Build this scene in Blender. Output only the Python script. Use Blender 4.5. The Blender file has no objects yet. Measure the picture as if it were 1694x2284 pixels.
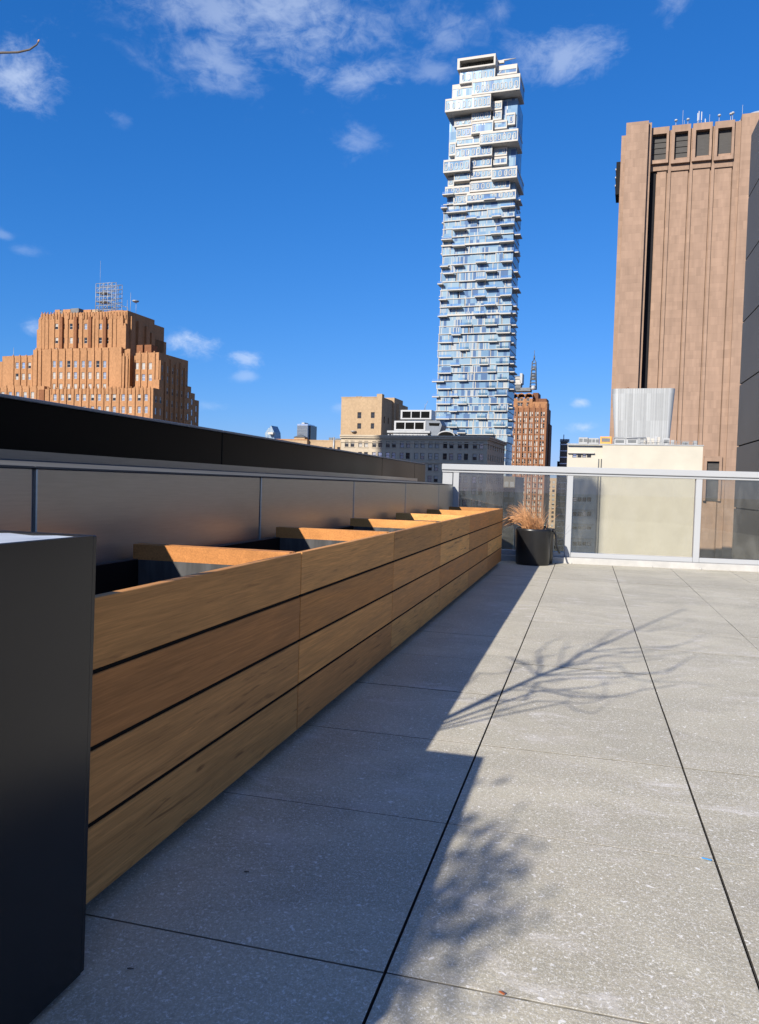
import bpy, math, random
from mathutils import Vector, Matrix
R = math.radians
random.seed(7)
sc = bpy.context.scene
COL = sc.collection

# ---------------------------------------------------------------- camera
FPX, PW, PH = 1738.0, 1694.0, 2284.0
CAMZ = 0.8235
_yaw, _pitch, _roll = R(-14.79), R(-2.05), R(1.74)
def _axes():
    cy, sy, cp, sp = math.cos(_yaw), math.sin(_yaw), math.cos(_pitch), math.sin(_pitch)
    f = Vector((sy*cp, cy*cp, sp)); r = Vector((cy, -sy, 0)); u = r.cross(f)
    cr, sr = math.cos(_roll), math.sin(_roll)
    return cr*r + sr*u, -sr*r + cr*u, f
CR, CU, CF = _axes()
CO = Vector((0, 0, CAMZ))
cam = bpy.data.cameras.new("camera"); camo = bpy.data.objects.new("camera", cam); COL.objects.link(camo)
camo.matrix_world = Matrix(((CR.x, CU.x, -CF.x, CO.x), (CR.y, CU.y, -CF.y, CO.y), (CR.z, CU.z, -CF.z, CO.z), (0, 0, 0, 1)))
cam.sensor_fit = 'HORIZONTAL'; cam.sensor_width = 36; cam.lens = 36*FPX/PW
cam.clip_start = 0.02; cam.clip_end = 20000
sc.camera = camo
def ray(px, py): return CF + CR*((px-PW/2)/FPX) - CU*((py-PH/2)/FPX)
def ground(px, py, z=0.0):
    d = ray(px, py); return CO + d*((z-CAMZ)/d.z)

# ---------------------------------------------------------------- light and sky
SUNV = Vector((-.486, -1.275, .728)).normalized()
world = bpy.data.worlds.new("World"); sc.world = world; world.use_nodes = True
wt = world.node_tree; wn, wl = wt.nodes, wt.links
def wnode(t, **k):
    n = wn.new(t)
    for a, b in k.items(): setattr(n, a, b)
    return n
def wmath(op, a, b=None, c=None, clamp=False):
    n = wnode('ShaderNodeMath', operation=op, use_clamp=clamp)
    for i, v in enumerate((a, b, c)):
        if v is None: continue
        if isinstance(v, (int, float)): n.inputs[i].default_value = v
        else: wl.new(v, n.inputs[i])
    return n.outputs[0]
sky = wnode('ShaderNodeTexSky'); sky.sky_type = 'NISHITA'; sky.sun_disc = False
sky.sun_elevation = math.asin(SUNV.z); sky.sun_rotation = math.atan2(SUNV.x, SUNV.y)
sky.altitude = 60; sky.air_density = 1.0; sky.dust_density = 0.3; sky.ozone_density = 2.2
# the clear winter sky is deeper blue than the plain model: a power curve per colour channel
sp = wnode('ShaderNodeSeparateColor'); wl.new(sky.outputs[0], sp.inputs[0]); gm = wnode('ShaderNodeCombineColor')
KX = .143
for i, (pw, k) in enumerate(((1.4, .319), (.82, .489), (.69, .94))):
    wl.new(wmath('MULTIPLY', wmath('POWER', wmath('MULTIPLY', sp.outputs[i], KX), pw), k/KX), gm.inputs[i])
tc = wnode('ShaderNodeTexCoord'); DIR = tc.outputs['Generated']
def wdot(v):
    n = wnode('ShaderNodeVectorMath', operation='DOT_PRODUCT'); wl.new(DIR, n.inputs[0]); n.inputs[1].default_value = v
    return n.outputs['Value']
S_ = PW/1652.0
CLOUDS = [(400, 5, 130, 50, .36), (630, 60, 190, 85, .48), (470, 128, 95, 55, .36), (770, 168, 120, 45, .40), (850, 45, 110, 60, .24), (975, 55, 70, 55, .30),
          (950, 165, 60, 30, .26), (1215, 118, 110, 55, .42), (40, 150, 85, 70, .6), (780, 300, 46, 40, .26), (400, 742, 60, 26, .8), (535, 780, 38, 19, .55), (536, 818, 24, 13, .3),
          (1258, 877, 28, 14, .75), (1262, 927, 36, 15, .75), (50, 545, 30, 12, .16), (268, 260, 24, 20, .14), (1462, 6, 30, 30, .3), (75, 715, 30, 22, .4), (5, 510, 20, 10, .2),
          (460, 884, 36, 13, .2), (1110, 8, 50, 26, .26), (742, 884, 26, 12, .25)]
FILL_CLOUD = .62
msk = None; opa = None
for (x, y, sx, sy, k) in CLOUDS:
    d = ray(x*S_, y*S_).normalized()
    er = CR - d*CR.dot(d); er.normalize(); eu = CU - d*CU.dot(d); eu.normalize()
    a = wdot(er*(FPX/(sx*S_))); b = wdot(eu*(FPX/(sy*S_)))
    q = wmath('ADD', wmath('MULTIPLY', a, a), wmath('MULTIPLY', b, b))
    g = wmath('POWER', 2.718, wmath('MULTIPLY', q, -.9)); o_ = wmath('MULTIPLY', wmath('POWER', g, .45), k)
    msk = g if msk is None else wmath('MAXIMUM', msk, g); opa = o_ if opa is None else wmath('MAXIMUM', opa, o_)
# added unseen cloud bank high behind the camera, warm fill for shaded surfaces
vd = Vector((.45, -.55, .75)).normalized(); back = wmath('MULTIPLY', wmath('SUBTRACT', wdot(vd), .6), 2.8, clamp=True)
msk = wmath('MAXIMUM', msk, back); opa = wmath('MAXIMUM', opa, wmath('MULTIPLY', back, FILL_CLOUD))
mp = wnode('ShaderNodeMapping'); mp.inputs['Rotation'].default_value = (0, R(12), R(15)); mp.inputs['Scale'].default_value = (1.0, 1.0, 1.7); wl.new(DIR, mp.inputs['Vector'])
def wnoise(scale, detail, rough, dist):
    n = wnode('ShaderNodeTexNoise'); wl.new(mp.outputs[0], n.inputs['Vector'])
    for kk, vv in (('Scale', scale), ('Detail', detail), ('Roughness', rough), ('Distortion', dist)): n.inputs[kk].default_value = vv
    return n.outputs['Fac']
n1 = wnoise(11., 9, .60, .5); n2 = wnoise(38., 8, .66, .6)
cl = wmath('ADD', msk, wmath('ADD', wmath('MULTIPLY', wmath('SUBTRACT', n1, .5), 2.6), wmath('MULTIPLY', wmath('SUBTRACT', n2, .5), 1.3)))
mr = wnode('ShaderNodeMapRange'); mr.interpolation_type = 'SMOOTHSTEP'; wl.new(cl, mr.inputs['Value'])
mr.inputs['From Min'].default_value = .34; mr.inputs['From Max'].default_value = 1.35
fac = wmath('MULTIPLY', mr.outputs[0], opa, clamp=True)
mx = wnode('ShaderNodeMix', data_type='RGBA'); wl.new(fac, mx.inputs['Factor']); wl.new(gm.outputs[0], mx.inputs['A']); mx.inputs['B'].default_value = (5.2, 6.0, 7.4, 1)
cw = wnode('ShaderNodeMix', data_type='RGBA'); wl.new(back, cw.inputs['Factor']); cw.inputs['A'].default_value = (5.2, 6.0, 7.4, 1); cw.inputs['B'].default_value = (5.4, 4.7, 3.9, 1); wl.new(cw.outputs['Result'], mx.inputs['B'])
bg = wn['Background'] if 'Background' in wn else wnode('ShaderNodeBackground')
wl.new(mx.outputs['Result'], bg.inputs['Color']); bg.inputs['Strength'].default_value = 0.085
wo = [n for n in wn if n.type == 'OUTPUT_WORLD']; wo = wo[0] if wo else wnode('ShaderNodeOutputWorld')
wl.new(bg.outputs[0], wo.inputs['Surface'])
sun = bpy.data.lights.new("sun", 'SUN'); sun.energy = 4.4; sun.angle = R(.53); sun.color = (1, .93, .82)
suno = bpy.data.objects.new("sun", sun); COL.objects.link(suno); suno.rotation_euler = (-SUNV).to_track_quat('-Z', 'Y').to_euler(); suno.location = (0, 0, 60)
sc.view_settings.view_transform = 'Standard'; sc.view_settings.look = 'None'; sc.view_settings.exposure = 0.75; sc.view_settings.gamma = 1
sc.cycles.max_bounces = 8; sc.cycles.transparent_max_bounces = 12
sc.cycles.caustics_reflective = False; sc.cycles.caustics_refractive = False

# ---------------------------------------------------------------- helpers
def link(o): COL.objects.link(o); return o
def tag(o, label=None, cat=None, group=None, kind=None):
    if label: o['label'] = label
    if cat: o['category'] = cat
    if group: o['group'] = group
    if kind: o['kind'] = kind
    return o
def empty(name, loc=(0, 0, 0), rz=0.0):
    o = link(bpy.data.objects.new(name, None)); o.location = loc; o.rotation_euler = (0, 0, rz); o.empty_display_size = .1
    return o
class MB:
    def __init__(s): s.v = []; s.f = []; s.m = []; s.t = []; s.sm = []
    def face(s, pts, m=0, t=.5, smooth=False):
        n = len(s.v); s.v += [tuple(p) for p in pts]; s.f.append(tuple(range(n, n+len(pts)))); s.m.append(m); s.t.append(t); s.sm.append(smooth)
    def idx(s, verts, faces, m=0, t=.5, smooth=False):
        n = len(s.v); s.v += [tuple(p) for p in verts]
        for f in faces: s.f.append(tuple(n+i for i in f)); s.m.append(m); s.t.append(t); s.sm.append(smooth)
    def box(s, x0, x1, y0, y1, z0, z1, m=0, t=.5, b=0.0):
        if b <= 0:
            V = [(x0, y0, z0), (x1, y0, z0), (x1, y1, z0), (x0, y1, z0), (x0, y0, z1), (x1, y0, z1), (x1, y1, z1), (x0, y1, z1)]
            s.idx(V, [(3, 2, 1, 0), (4, 5, 6, 7), (0, 1, 5, 4), (1, 2, 6, 5), (2, 3, 7, 6), (3, 0, 4, 7)], m, t); return s
        X, Y, Z = (x0, x1), (y0, y1), (z0, z1); V = []; I = {}
        for i in (0, 1):
            for j in (0, 1):
                for k in (0, 1):
                    c = (X[i], Y[j], Z[k]); g = ((1, -1)[i]*b, (1, -1)[j]*b, (1, -1)[k]*b)
                    for a in range(3):
                        p = [c[q]+(g[q] if q != a else 0) for q in range(3)]; I[(i, j, k, a)] = len(V); V.append(p)
        F = []
        for a in range(3):
            o1, o2 = [q for q in range(3) if q != a]
            for sgn in (0, 1):
                cs = []
                for (p, q) in ((0, 0), (1, 0), (1, 1), (0, 1)):
                    t3 = [0, 0, 0]; t3[a] = sgn; t3[o1] = p; t3[o2] = q; cs.append(I[(*t3, a)])
                F.append(cs if (sgn == 1) == (a != 1) else cs[::-1])
        for a in range(3):
            o1, o2 = [q for q in range(3) if q != a]
            for p in (0, 1):
                for q in (0, 1):
                    lo = [0, 0, 0]; hi = [0, 0, 0]; lo[a] = 0; hi[a] = 1; lo[o1] = hi[o1] = p; lo[o2] = hi[o2] = q
                    fc = [I[(*lo, o1)], I[(*hi, o1)], I[(*hi, o2)], I[(*lo, o2)]]
                    F.append(fc)
        for i in (0, 1):
            for j in (0, 1):
                for k in (0, 1): F.append([I[(i, j, k, a)] for a in range(3)])
        # orient outward from the centre
        cx = Vector(((x0+x1)/2, (y0+y1)/2, (z0+z1)/2)); G = []
        for f in F:
            P = [Vector(V[i]) for i in f]; nrm = (P[1]-P[0]).cross(P[2]-P[0]); c = sum(P, Vector())/len(P)
            G.append(f if nrm.dot(c-cx) > 0 else f[::-1])
        s.idx(V, G, m, t); return s
    def prism(s, poly, y0, y1, m=0, t=.5):       # polygon in x-z, counter-clockwise seen from -y
        n = len(poly); V = [(x, y0, z) for x, z in poly] + [(x, y1, z) for x, z in poly]
        F = [tuple(range(n)), tuple(range(2*n-1, n-1, -1))] + [(i, n+i, n+(i+1) % n, (i+1) % n)[::1] for i in range(n)]
        s.idx(V, F, m, t); return s
    def tube(s, pts, r, n=6, m=0, t=.5, cap=True):
        P = [Vector(p) for p in pts]; rr = r if isinstance(r, (list, tuple)) else [r]*len(P)
        V = []; up = Vector((.31, .17, .93))
        for i, p in enumerate(P):
            d = (P[min(i+1, len(P)-1)] - P[max(i-1, 0)]); d.normalize()
            a = d.cross(up)
            if a.length < .05: a = d.cross(Vector((1, 0, 0)))
            a.normalize(); b = d.cross(a)
            for k in range(n):
                th = 2*math.pi*k/n; V.append(p + (a*math.cos(th)+b*math.sin(th))*rr[i])
        F = []
        for i in range(len(P)-1):
            for k in range(n): F.append((i*n+k, i*n+(k+1) % n, (i+1)*n+(k+1) % n, (i+1)*n+k))
        if cap: F += [tuple(range(n))[::-1], tuple(range((len(P)-1)*n, len(P)*n))]
        s.idx(V, F, m, t, True); return s
    def lathe(s, prof, c, n=40, m=0, t=.5):
        V = []; F = []
        for (r, z) in prof:
            for k in range(n): th = 2*math.pi*k/n; V.append((c[0]+r*math.cos(th), c[1]+r*math.sin(th), c[2]+z))
        for i in range(len(prof)-1):
            for k in range(n): F.append((i*n+k, i*n+(k+1) % n, (i+1)*n+(k+1) % n, (i+1)*n+k))
        s.idx(V, F, m, t, True); return s
    def mesh(s, name, mats):
        me = bpy.data.meshes.new(name); me.from_pydata(s.v, [], s.f)
        for m in (mats if isinstance(mats, (list, tuple)) else [mats]): me.materials.append(m)
        me.polygons.foreach_set('material_index', s.m); me.polygons.foreach_set('use_smooth', s.sm)
        at = me.attributes.new('tone', 'FLOAT', 'FACE'); at.data.foreach_set('value', s.t)
        me.validate(); me.update(); return me
    def build(s, name, mats, parent=None):
        o = link(bpy.data.objects.new(name, s.mesh(name, mats)))
        if parent: o.parent = parent
        return o

# ---------------------------------------------------------------- materials
class NT:
    def __init__(s, name):
        s.m = bpy.data.materials.new(name); s.m.use_nodes = True; s.t = s.m.node_tree
        s.p = s.t.nodes['Principled BSDF']; s.out = s.t.nodes['Material Output']
    def n(s, t, **k):
        x = s.t.nodes.new(t)
        for a, b in k.items(): setattr(x, a, b)
        return x
    def put(s, v, sock):
        if isinstance(v, bpy.types.NodeSocket): s.t.links.new(v, sock)
        else: sock.default_value = v
    def math(s, op, a, b=None, c=None, clamp=False):
        x = s.n('ShaderNodeMath', operation=op, use_clamp=clamp)
        for i, v in enumerate((a, b, c)):
            if v is not None: s.put(v, x.inputs[i])
        return x.outputs[0]
    def obj(s): return s.n('ShaderNodeTexCoord').outputs['Object']
    def xyz(s, v):
        x = s.n('ShaderNodeSeparateXYZ'); s.put(v, x.inputs[0]); return x.outputs
    def comb(s, x=0., y=0., z=0.):
        c = s.n('ShaderNodeCombineXYZ')
        for i, v in enumerate((x, y, z)): s.put(v, c.inputs[i])
        return c.outputs[0]
    def map(s, v, sc_=(1, 1, 1), loc=(0, 0, 0)):
        x = s.n('ShaderNodeMapping'); s.put(v, x.inputs['Vector']); x.inputs['Scale'].default_value = sc_; x.inputs['Location'].default_value = loc; return x.outputs[0]
    def noise(s, v, scale=5., detail=4., rough=.55, dist=0.):
        x = s.n('ShaderNodeTexNoise'); s.put(v, x.inputs['Vector'])
        for a, b in (('Scale', scale), ('Detail', detail), ('Roughness', rough), ('Distortion', dist)): x.inputs[a].default_value = b
        return x.outputs['Fac']
    def white(s, v, k='Value'):
        x = s.n('ShaderNodeTexWhiteNoise', noise_dimensions='3D'); s.put(v, x.inputs['Vector']); return x.outputs[k]
    def voro(s, v, scale, out='Distance', feature='F1'):
        x = s.n('ShaderNodeTexVoronoi', feature=feature); s.put(v, x.inputs['Vector']); x.inputs['Scale'].default_value = scale; return x.outputs[out]
    def rng(s, v, a, b, c=0., d=1., smooth=False):
        x = s.n('ShaderNodeMapRange'); s.put(v, x.inputs['Value'])
        if smooth: x.interpolation_type = 'SMOOTHSTEP'
        for k, q in (('From Min', a), ('From Max', b), ('To Min', c), ('To Max', d)): s.put(q, x.inputs[k])
        return x.outputs[0]
    def mix(s, f, a, b, blend='MIX'):
        x = s.n('ShaderNodeMix', data_type='RGBA', blend_type=blend); s.put(f, x.inputs['Factor'])
        s.put(a if isinstance(a, bpy.types.NodeSocket) else (*a, 1), x.inputs['A']); s.put(b if isinstance(b, bpy.types.NodeSocket) else (*b, 1), x.inputs['B'])
        return x.outputs['Result']
    def scale(s, colr, k):
        x = s.n('ShaderNodeVectorMath', operation='SCALE'); s.put(colr if isinstance(colr, bpy.types.NodeSocket) else tuple(colr), x.inputs[0]); s.put(k, x.inputs['Scale']); return x.outputs[0]
    def attr(s, name='tone'): return s.n('ShaderNodeAttribute', attribute_name=name).outputs['Fac']
    def bump(s, h, dist=.01, strength=.5):
        x = s.n('ShaderNodeBump'); s.put(h, x.inputs['Height']); x.inputs['Distance'].default_value = dist; x.inputs['Strength'].default_value = strength
        s.t.links.new(x.outputs[0], s.p.inputs['Normal'])
    def fin(s, col=None, rough=None, metal=None, spec=None):
        for v, k in ((col, 'Base Color'), (rough, 'Roughness'), (metal, 'Metallic'), (spec, 'Specular IOR Level')):
            if v is None: continue
            s.put((*v, 1) if isinstance(v, tuple) and len(v) == 3 else v, s.p.inputs[k])
        return s.m
def plain(name, col, rough=.6, metal=0., var=.12, scale=1.5, spec=.5, bump=0., stretch=(1, 1, 1)):
    t = NT(name); v = t.map(t.obj(), stretch); n = t.noise(v, scale, 5)
    c = t.scale(col, t.rng(n, .3, .7, 1-var, 1+var))
    if bump: t.bump(n, bump)
    return t.fin(c, rough, metal, spec)

# deck paving: grey concrete slabs with pale aggregate, blotches and pale dust along the cross joints
TX0, TY0, TS = -.297, 1.253, .61
t = NT('concrete_paver'); o = t.obj(); X, Y, Z = t.xyz(o)
ix = t.math('FLOOR', t.math('DIVIDE', t.math('SUBTRACT', X, TX0), TS)); iy = t.math('FLOOR', t.math('DIVIDE', t.math('SUBTRACT', Y, TY0), TS))
tw = t.white(t.comb(ix, iy, 3.))
f2 = t.noise(o, 2.2, 6, .6); f1 = t.noise(t.map(o, (1, 2.2, 1)), 5.5, 8, .68, .6); f3 = t.noise(o, 95, 3, .6)
k = t.math('MULTIPLY', t.rng(tw, 0, 1, .91, 1.06), t.math('MULTIPLY', t.rng(f2, .3, .7, .93, 1.06), t.rng(f3, .25, .75, .86, 1.13)))
c = t.scale(t.mix(t.rng(f1, .35, .65), (.468, .432, .332), (.452, .408, .314)), k)
st = t.math('MULTIPLY', t.rng(t.noise(t.map(o, (1, 1.5, 1), (3.1, 1.7, 0)), 1.15, 5, .6, 1.2), .44, .56, 1.03, .90, True), t.rng(t.noise(t.map(o, (1, 1, 1), (9.1, 4.7, 0)), 4.3, 4, .6, .8), .56, .66, 1., .93, True))
c = t.scale(c, st)
dust = t.math('MULTIPLY', t.rng(f1, .50, .70, 0, .8, True), t.rng(t.noise(o, 1.3, 3), .40, .60, 0, 1, True))
c = t.mix(dust, c, (.62, .585, .53))
fy = t.math('FRACT', t.math('DIVIDE', t.math('SUBTRACT', Y, TY0), TS))
edge = t.math('MINIMUM', fy, t.math('SUBTRACT', 1., fy))
c = t.mix(t.math('MULTIPLY', t.rng(edge, .004, .014, 1, 0, True), t.rng(t.noise(o, 4., 4), .42, .66, .0, .22)), c, (.56, .52, .46))
e1 = t.noise(t.map(o, (1, .8, 1)), 330, 2, .5, .6); e2 = t.noise(t.map(o, (1, .8, 1)), 170, 3, .6, .8); e3 = t.noise(o, 62, 2, .5, .5)
c = t.mix(t.rng(e1, .53, .63, 0, .5, True), c, (.74, .72, .66))
c = t.mix(t.math('MULTIPLY', t.rng(e2, .585, .65, 0, .85, True), t.rng(f2, .3, .7, .5, 1)), c, (.86, .84, .79))
c = t.mix(t.rng(e3, .675, .71, 0, .7, True), c, (.86, .84, .80))
c = t.mix(t.rng(e2, .34, .41, .4, 0, True), c, (.26, .245, .215))
t.bump(t.math('ADD', f3, t.math('MULTIPLY', f1, .6)), .0025, .5)
M_deck = t.fin(c, .78, 0, .35)
M_sand = plain('sandy_joint', (.15, .14, .118), .9, var=.45, scale=25)
M_joint = plain('dark_joint', (.06, .055, .048), .9, var=.4, scale=40)

# wood cladding: per-board tone, grain along the board
t = NT('hardwood'); o = t.obj(); tn = t.attr(); wv = t.white(t.comb(t.math('MULTIPLY', tn, 91.7), 2., 5.), 'Color'); wx, wy, wz = t.xyz(wv)
sh = t.n('ShaderNodeVectorMath', operation='SCALE'); t.put(wv, sh.inputs[0]); sh.inputs['Scale'].default_value = 13.
ad = t.n('ShaderNodeVectorMath', operation='ADD'); t.put(o, ad.inputs[0]); t.put(sh.outputs[0], ad.inputs[1])
g0 = t.noise(t.map(ad.outputs[0], (1.6, .55, 4.5)), 2.2, 6, .6, 1.6)
g1 = t.noise(t.map(ad.outputs[0], (60, 1.6, 60)), 3.2, 6, .62, .35)
g3 = t.noise(t.map(ad.outputs[0], (260, 7, 260)), 1.0, 3, .6)
g2 = t.noise(t.map(ad.outputs[0], (14, 1.1, 14)), 1.6, 5, .6, 2.4)
wv2 = t.n('ShaderNodeTexWave', wave_type='BANDS', bands_direction='Z'); t.put(t.map(ad.outputs[0], (1, .12, 1)), wv2.inputs['Vector'])
for a, b in (('Scale', 9.), ('Distortion', 14.), ('Detail', 4.), ('Detail Scale', 1.3), ('Detail Roughness', .6)): wv2.inputs[a].default_value = b
base = t.mix(t.rng(wx, 0, 1), (.51, .222, .068), (.66, .34, .113))
base = t.mix(t.math('MULTIPLY', wy, .5), base, (.40, .15, .054))
k = t.math('MULTIPLY', t.math('MULTIPLY', t.rng(g3, .3, .7, .86, 1.1), t.rng(g1, .25, .75, .78, 1.18)), t.math('MULTIPLY', t.rng(g0, .3, .7, .8, 1.14), t.rng(wz, 0, 1, .86, 1.2)))
c = t.scale(base, k)
c = t.mix(t.math('MULTIPLY', t.rng(wv2.outputs['Fac'], .58, .95, 0, t.rng(wx, .35, .9, .2, .75), True), t.rng(g2, .52, .68, 0, 1, True)), c, (.17, .075, .03))
t.bump(g1, .0015, .35)
M_wood = t.fin(c, t.rng(g0, .3, .7, .5, .62), 0, .12)

def brushed(name, col, rough, metal, stretch, var=.06):
    t = NT(name); o = t.obj(); n = t.noise(t.map(o, stretch), 6, 4); b = t.noise(o, 1.1, 4)
    c = t.scale(col, t.math('MULTIPLY', t.rng(n, .3, .7, 1-var, 1+var), t.rng(b, .3, .7, .94, 1.06)))
    return t.fin(c, t.rng(b, .3, .7, rough*.9, rough*1.12), metal)
M_panel = brushed('bronze_grey_metal_panel', (.47, .462, .438), .36, .85, (1, 1.5, 30))
M_black = brushed('black_metal_panel', (.005, .005, .005), .3, .0, (1, 1.5, 20), .1); M_black.node_tree.nodes['Principled BSDF'].inputs['Specular IOR Level'].default_value = .07
M_box = brushed('charcoal_planter_metal', (.012, .012, .0135), .2, .0, (3, 3, 3), .08); M_box.node_tree.nodes['Principled BSDF'].inputs['Specular IOR Level'].default_value = .38
M_seam = plain('seam_grey', (.42, .43, .47), .6, .1)
M_coping = plain('grey_coping_sheet', (.115, .115, .112), .8, .0, .16, 3, bump=.001, spec=.1)
M_copel = plain('blue_grey_coping_edge', (.22, .25, .29), .45, .4, .12, 3)
M_white = plain('white_powder_coat', (.37, .38, .39), .38, 0, .03, 2)
M_curb = plain('white_painted_curb', (.42, .41, .39), .6, 0, .1, 9, bump=.0006)
M_pot = plain('black_pot_glaze', (.012, .012, .013), .33, 0, .2, 8)
M_soil = plain('weathered_grey_liner', (.05, .05, .051), .8, 0, .4, 5, stretch=(6, 1, 1), bump=.002)
M_void = plain('black_liner', (.006, .006, .006), .85, 0, .2, 8, spec=.1)
M_earth = plain('dark_soil', (.03, .024, .02), .95, 0, .5, 30, bump=.004); M_seamd = plain('planter_back_sheet', (.03, .03, .032), .6, .2)
M_cover = plain('pale_liner_sheet', (.58, .62, .66), .45, 0, .16, 7, bump=.002)
M_bark = plain('grey_brown_bark', (.10, .08, .065), .8, 0, .3, 40, bump=.001)
M_leaf = plain('shrub_leaf', (.05, .08, .03), .5, 0, .4, 20)
M_straw = plain('dry_straw', (.55, .28, .125), .7, 0, .3, 30)
M_blue = plain('blue_tape', (.05, .33, .75), .5)
M_fall = plain('fallen_leaf_orange', (.5, .15, .05), .7)

# thin glass pane: clear straight through, with a reflection that grows at grazing angles
def thin_glass(name, tint, rough=.0, f0=1.5, add=.0, dust=0):
    t = NT(name); tr = t.n('ShaderNodeBsdfTransparent'); tr.inputs['Color'].default_value = (*tint, 1)
    gl = t.n('ShaderNodeBsdfGlossy'); gl.inputs['Roughness'].default_value = rough; gl.inputs['Color'].default_value = (.9, .95, .95, 1)
    fr = t.n('ShaderNodeFresnel'); fr.inputs['IOR'].default_value = f0
    mxn = t.n('ShaderNodeMixShader'); t.put(t.math('ADD', t.math('MULTIPLY', fr.outputs[0], 1.6), add, clamp=True), mxn.inputs[0]); t.t.links.new(tr.outputs[0], mxn.inputs[1]); t.t.links.new(gl.outputs[0], mxn.inputs[2])
    if dust:
        o = t.obj(); df = t.n('ShaderNodeBsdfDiffuse'); df.inputs['Color'].default_value = (.5, .5, .48, 1)
        n = t.math('MULTIPLY', t.rng(t.noise(t.map(o, (1, 1, .35)), 6., 7, .65, .8), .42, .75, .01, dust), 1.)
        m3 = t.n('ShaderNodeMixShader'); t.put(n, m3.inputs[0]); t.t.links.new(mxn.outputs[0], m3.inputs[1]); t.t.links.new(df.outputs[0], m3.inputs[2]); mxn = m3
    t.t.links.new(mxn.outputs[0], t.out.inputs['Surface']); return t.m
M_glass = thin_glass('railing_glass', (.87, .868, .825), 0., 1.45, .015, .085)

# masonry for the towers
def stone_panels(name, col, uw, zh, var, joint=.0):
    t = NT(name); X, Y, Z = t.xyz(t.obj()); U = t.math('ADD', X, Y)
    rw = t.math('FLOOR', t.math('DIVIDE', Z, zh)); off = t.math('MULTIPLY', t.white(t.comb(rw, 7., 1.)), 9.)
    def cell(w, h, s_): return t.white(t.comb(t.math('FLOOR', t.math('DIVIDE', t.math('ADD', U, off), w)), t.math('FLOOR', t.math('DIVIDE', Z, h)), s_))
    a = cell(uw, zh, 1.); b = cell(uw*2.1, zh/2, 2.); c2 = cell(uw*.5, zh*2, 4.)
    k = t.math('ADD', t.math('ADD', t.rng(a, 0, 1, -var, var), t.rng(b, 0, 1, -var*.7, var*.7)), t.rng(c2, 0, 1, 1-var*.7, 1+var*.7))
    gr = t.noise(t.map(t.obj(), (1, 1, .12)), .35, 5)
    k = t.math('MULTIPLY', k, t.rng(gr, .3, .7, .9, 1.08))
    if joint:
        fz = t.math('FRACT', t.math('DIVIDE', Z, zh)); k = t.math('MULTIPLY', k, t.rng(fz, 0, .05, 1-joint, 1.))
    return t.fin(t.scale(col, k), .8, 0, .25)
M_granite = stone_panels('pink_granite_panels', (.285, .193, .140), 1.35, 2.6, .065, .17)
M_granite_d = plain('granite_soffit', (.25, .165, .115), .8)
M_louver = plain('dark_grey_louvre', (.042, .039, .037), .7, .0, .25, .5, stretch=(1, 1, 8))
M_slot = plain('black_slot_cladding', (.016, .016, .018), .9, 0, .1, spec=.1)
def brick(name, col, var=.12, sc_=.25):
    t = NT(name); o = t.obj(); X, Y, Z = t.xyz(o); n = t.noise(t.map(o, (1, 1, .3)), sc_, 7, .62)
    w = t.white(t.comb(t.math('FLOOR', t.math('MULTIPLY', t.math('ADD', X, Y), 2.2)), t.math('FLOOR', t.math('MULTIPLY', Z, 1.6)), 1.))
    return t.fin(t.scale(col, t.math('MULTIPLY', t.rng(n, .3, .7, 1-var, 1+var), t.rng(w, 0, 1, 1-var*.8, 1+var*.8))), .85, 0, .2)
M_orange = brick('orange_buff_brick', (.355, .185, .09), .13)
M_orange_d = brick('brown_spandrel_brick', (.20, .085, .04), .14)
M_red = brick('rust_brown_brick', (.225, .105, .055), .14)
M_red_d = brick('dark_spandrel_brick', (.15, .07, .04), .14)
M_redtop = brick('orange_parapet_brick', (.31, .155, .075), .14)
M_beige = brick('beige_stone', (.37, .265, .165), .1, .15)
M_grey = brick('grey_limestone', (.41, .345, .26), .07, .15)
M_cream = plain('cream_stucco', (.47, .44, .37), .8, 0, .06, .25, spec=.2)
M_cream_d = plain('grey_stone_court', (.36, .33, .29), .8, 0, .12, .3)
M_wall_dk = plain('dark_grey_facade_panel', (.105, .094, .076), .6, .0, .1, .25)
M_conc = plain('white_concrete', (.45, .425, .385), .7, 0, .07, .4)
M_oval = plain('white_window_ring', (.40, .40, .39), .8, 0, .05, .4, spec=.05)
M_soff = plain('concrete_soffit', (.16, .145, .13), .8)
M_mech = plain('rooftop_metal', (.30, .31, .32), .5, .2, .15, .8)
M_hous = plain('blue_grey_housing', (.12, .14, .17), .5, .2); M_mechd = plain('dark_rooftop_metal', (.12, .13, .14), .6, .3, .2, .8)
M_corr = NT('corrugated_white_sheet'); t = M_corr; X, Y, Z = t.xyz(t.obj()); w = t.white(t.comb(t.math('FLOOR', t.math('DIVIDE', X, .95)), t.math('FLOOR', t.math('DIVIDE', Z, 6.)), 1.)); w2 = t.white(t.comb(t.math('FLOOR', t.math('DIVIDE', X, .32)), 2., 2.))
M_corr = t.fin(t.scale((.36, .375, .385), t.math('MULTIPLY', t.rng(w, 0, 1, .84, 1.1), t.rng(w2, 0, 1, .86, 1.08))), .5, .2)
P_dark = plain('dark_pane', (.02, .022, .025), .12, 0, .3, .2)
P_blind = plain('white_blind_pane', (.37, .35, .32), .35, 0, .15, .3)
P_grey = plain('grey_pane', (.42, .43, .45), .12, .55, .2, .3)
P_blue = plain('blue_pane', (.40, .48, .60), .10, .6, .2, .3)
P_frame = plain('window_frame_grey', (.05, .046, .042), .6)
P_framel = plain('window_frame_pale', (.55, .54, .52), .6)
M_orangebox = plain('orange_cladding', (.72, .30, .06), .6)
M_asph = plain('asphalt', (.15, .145, .135), .9, 0, .3, .05)

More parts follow.
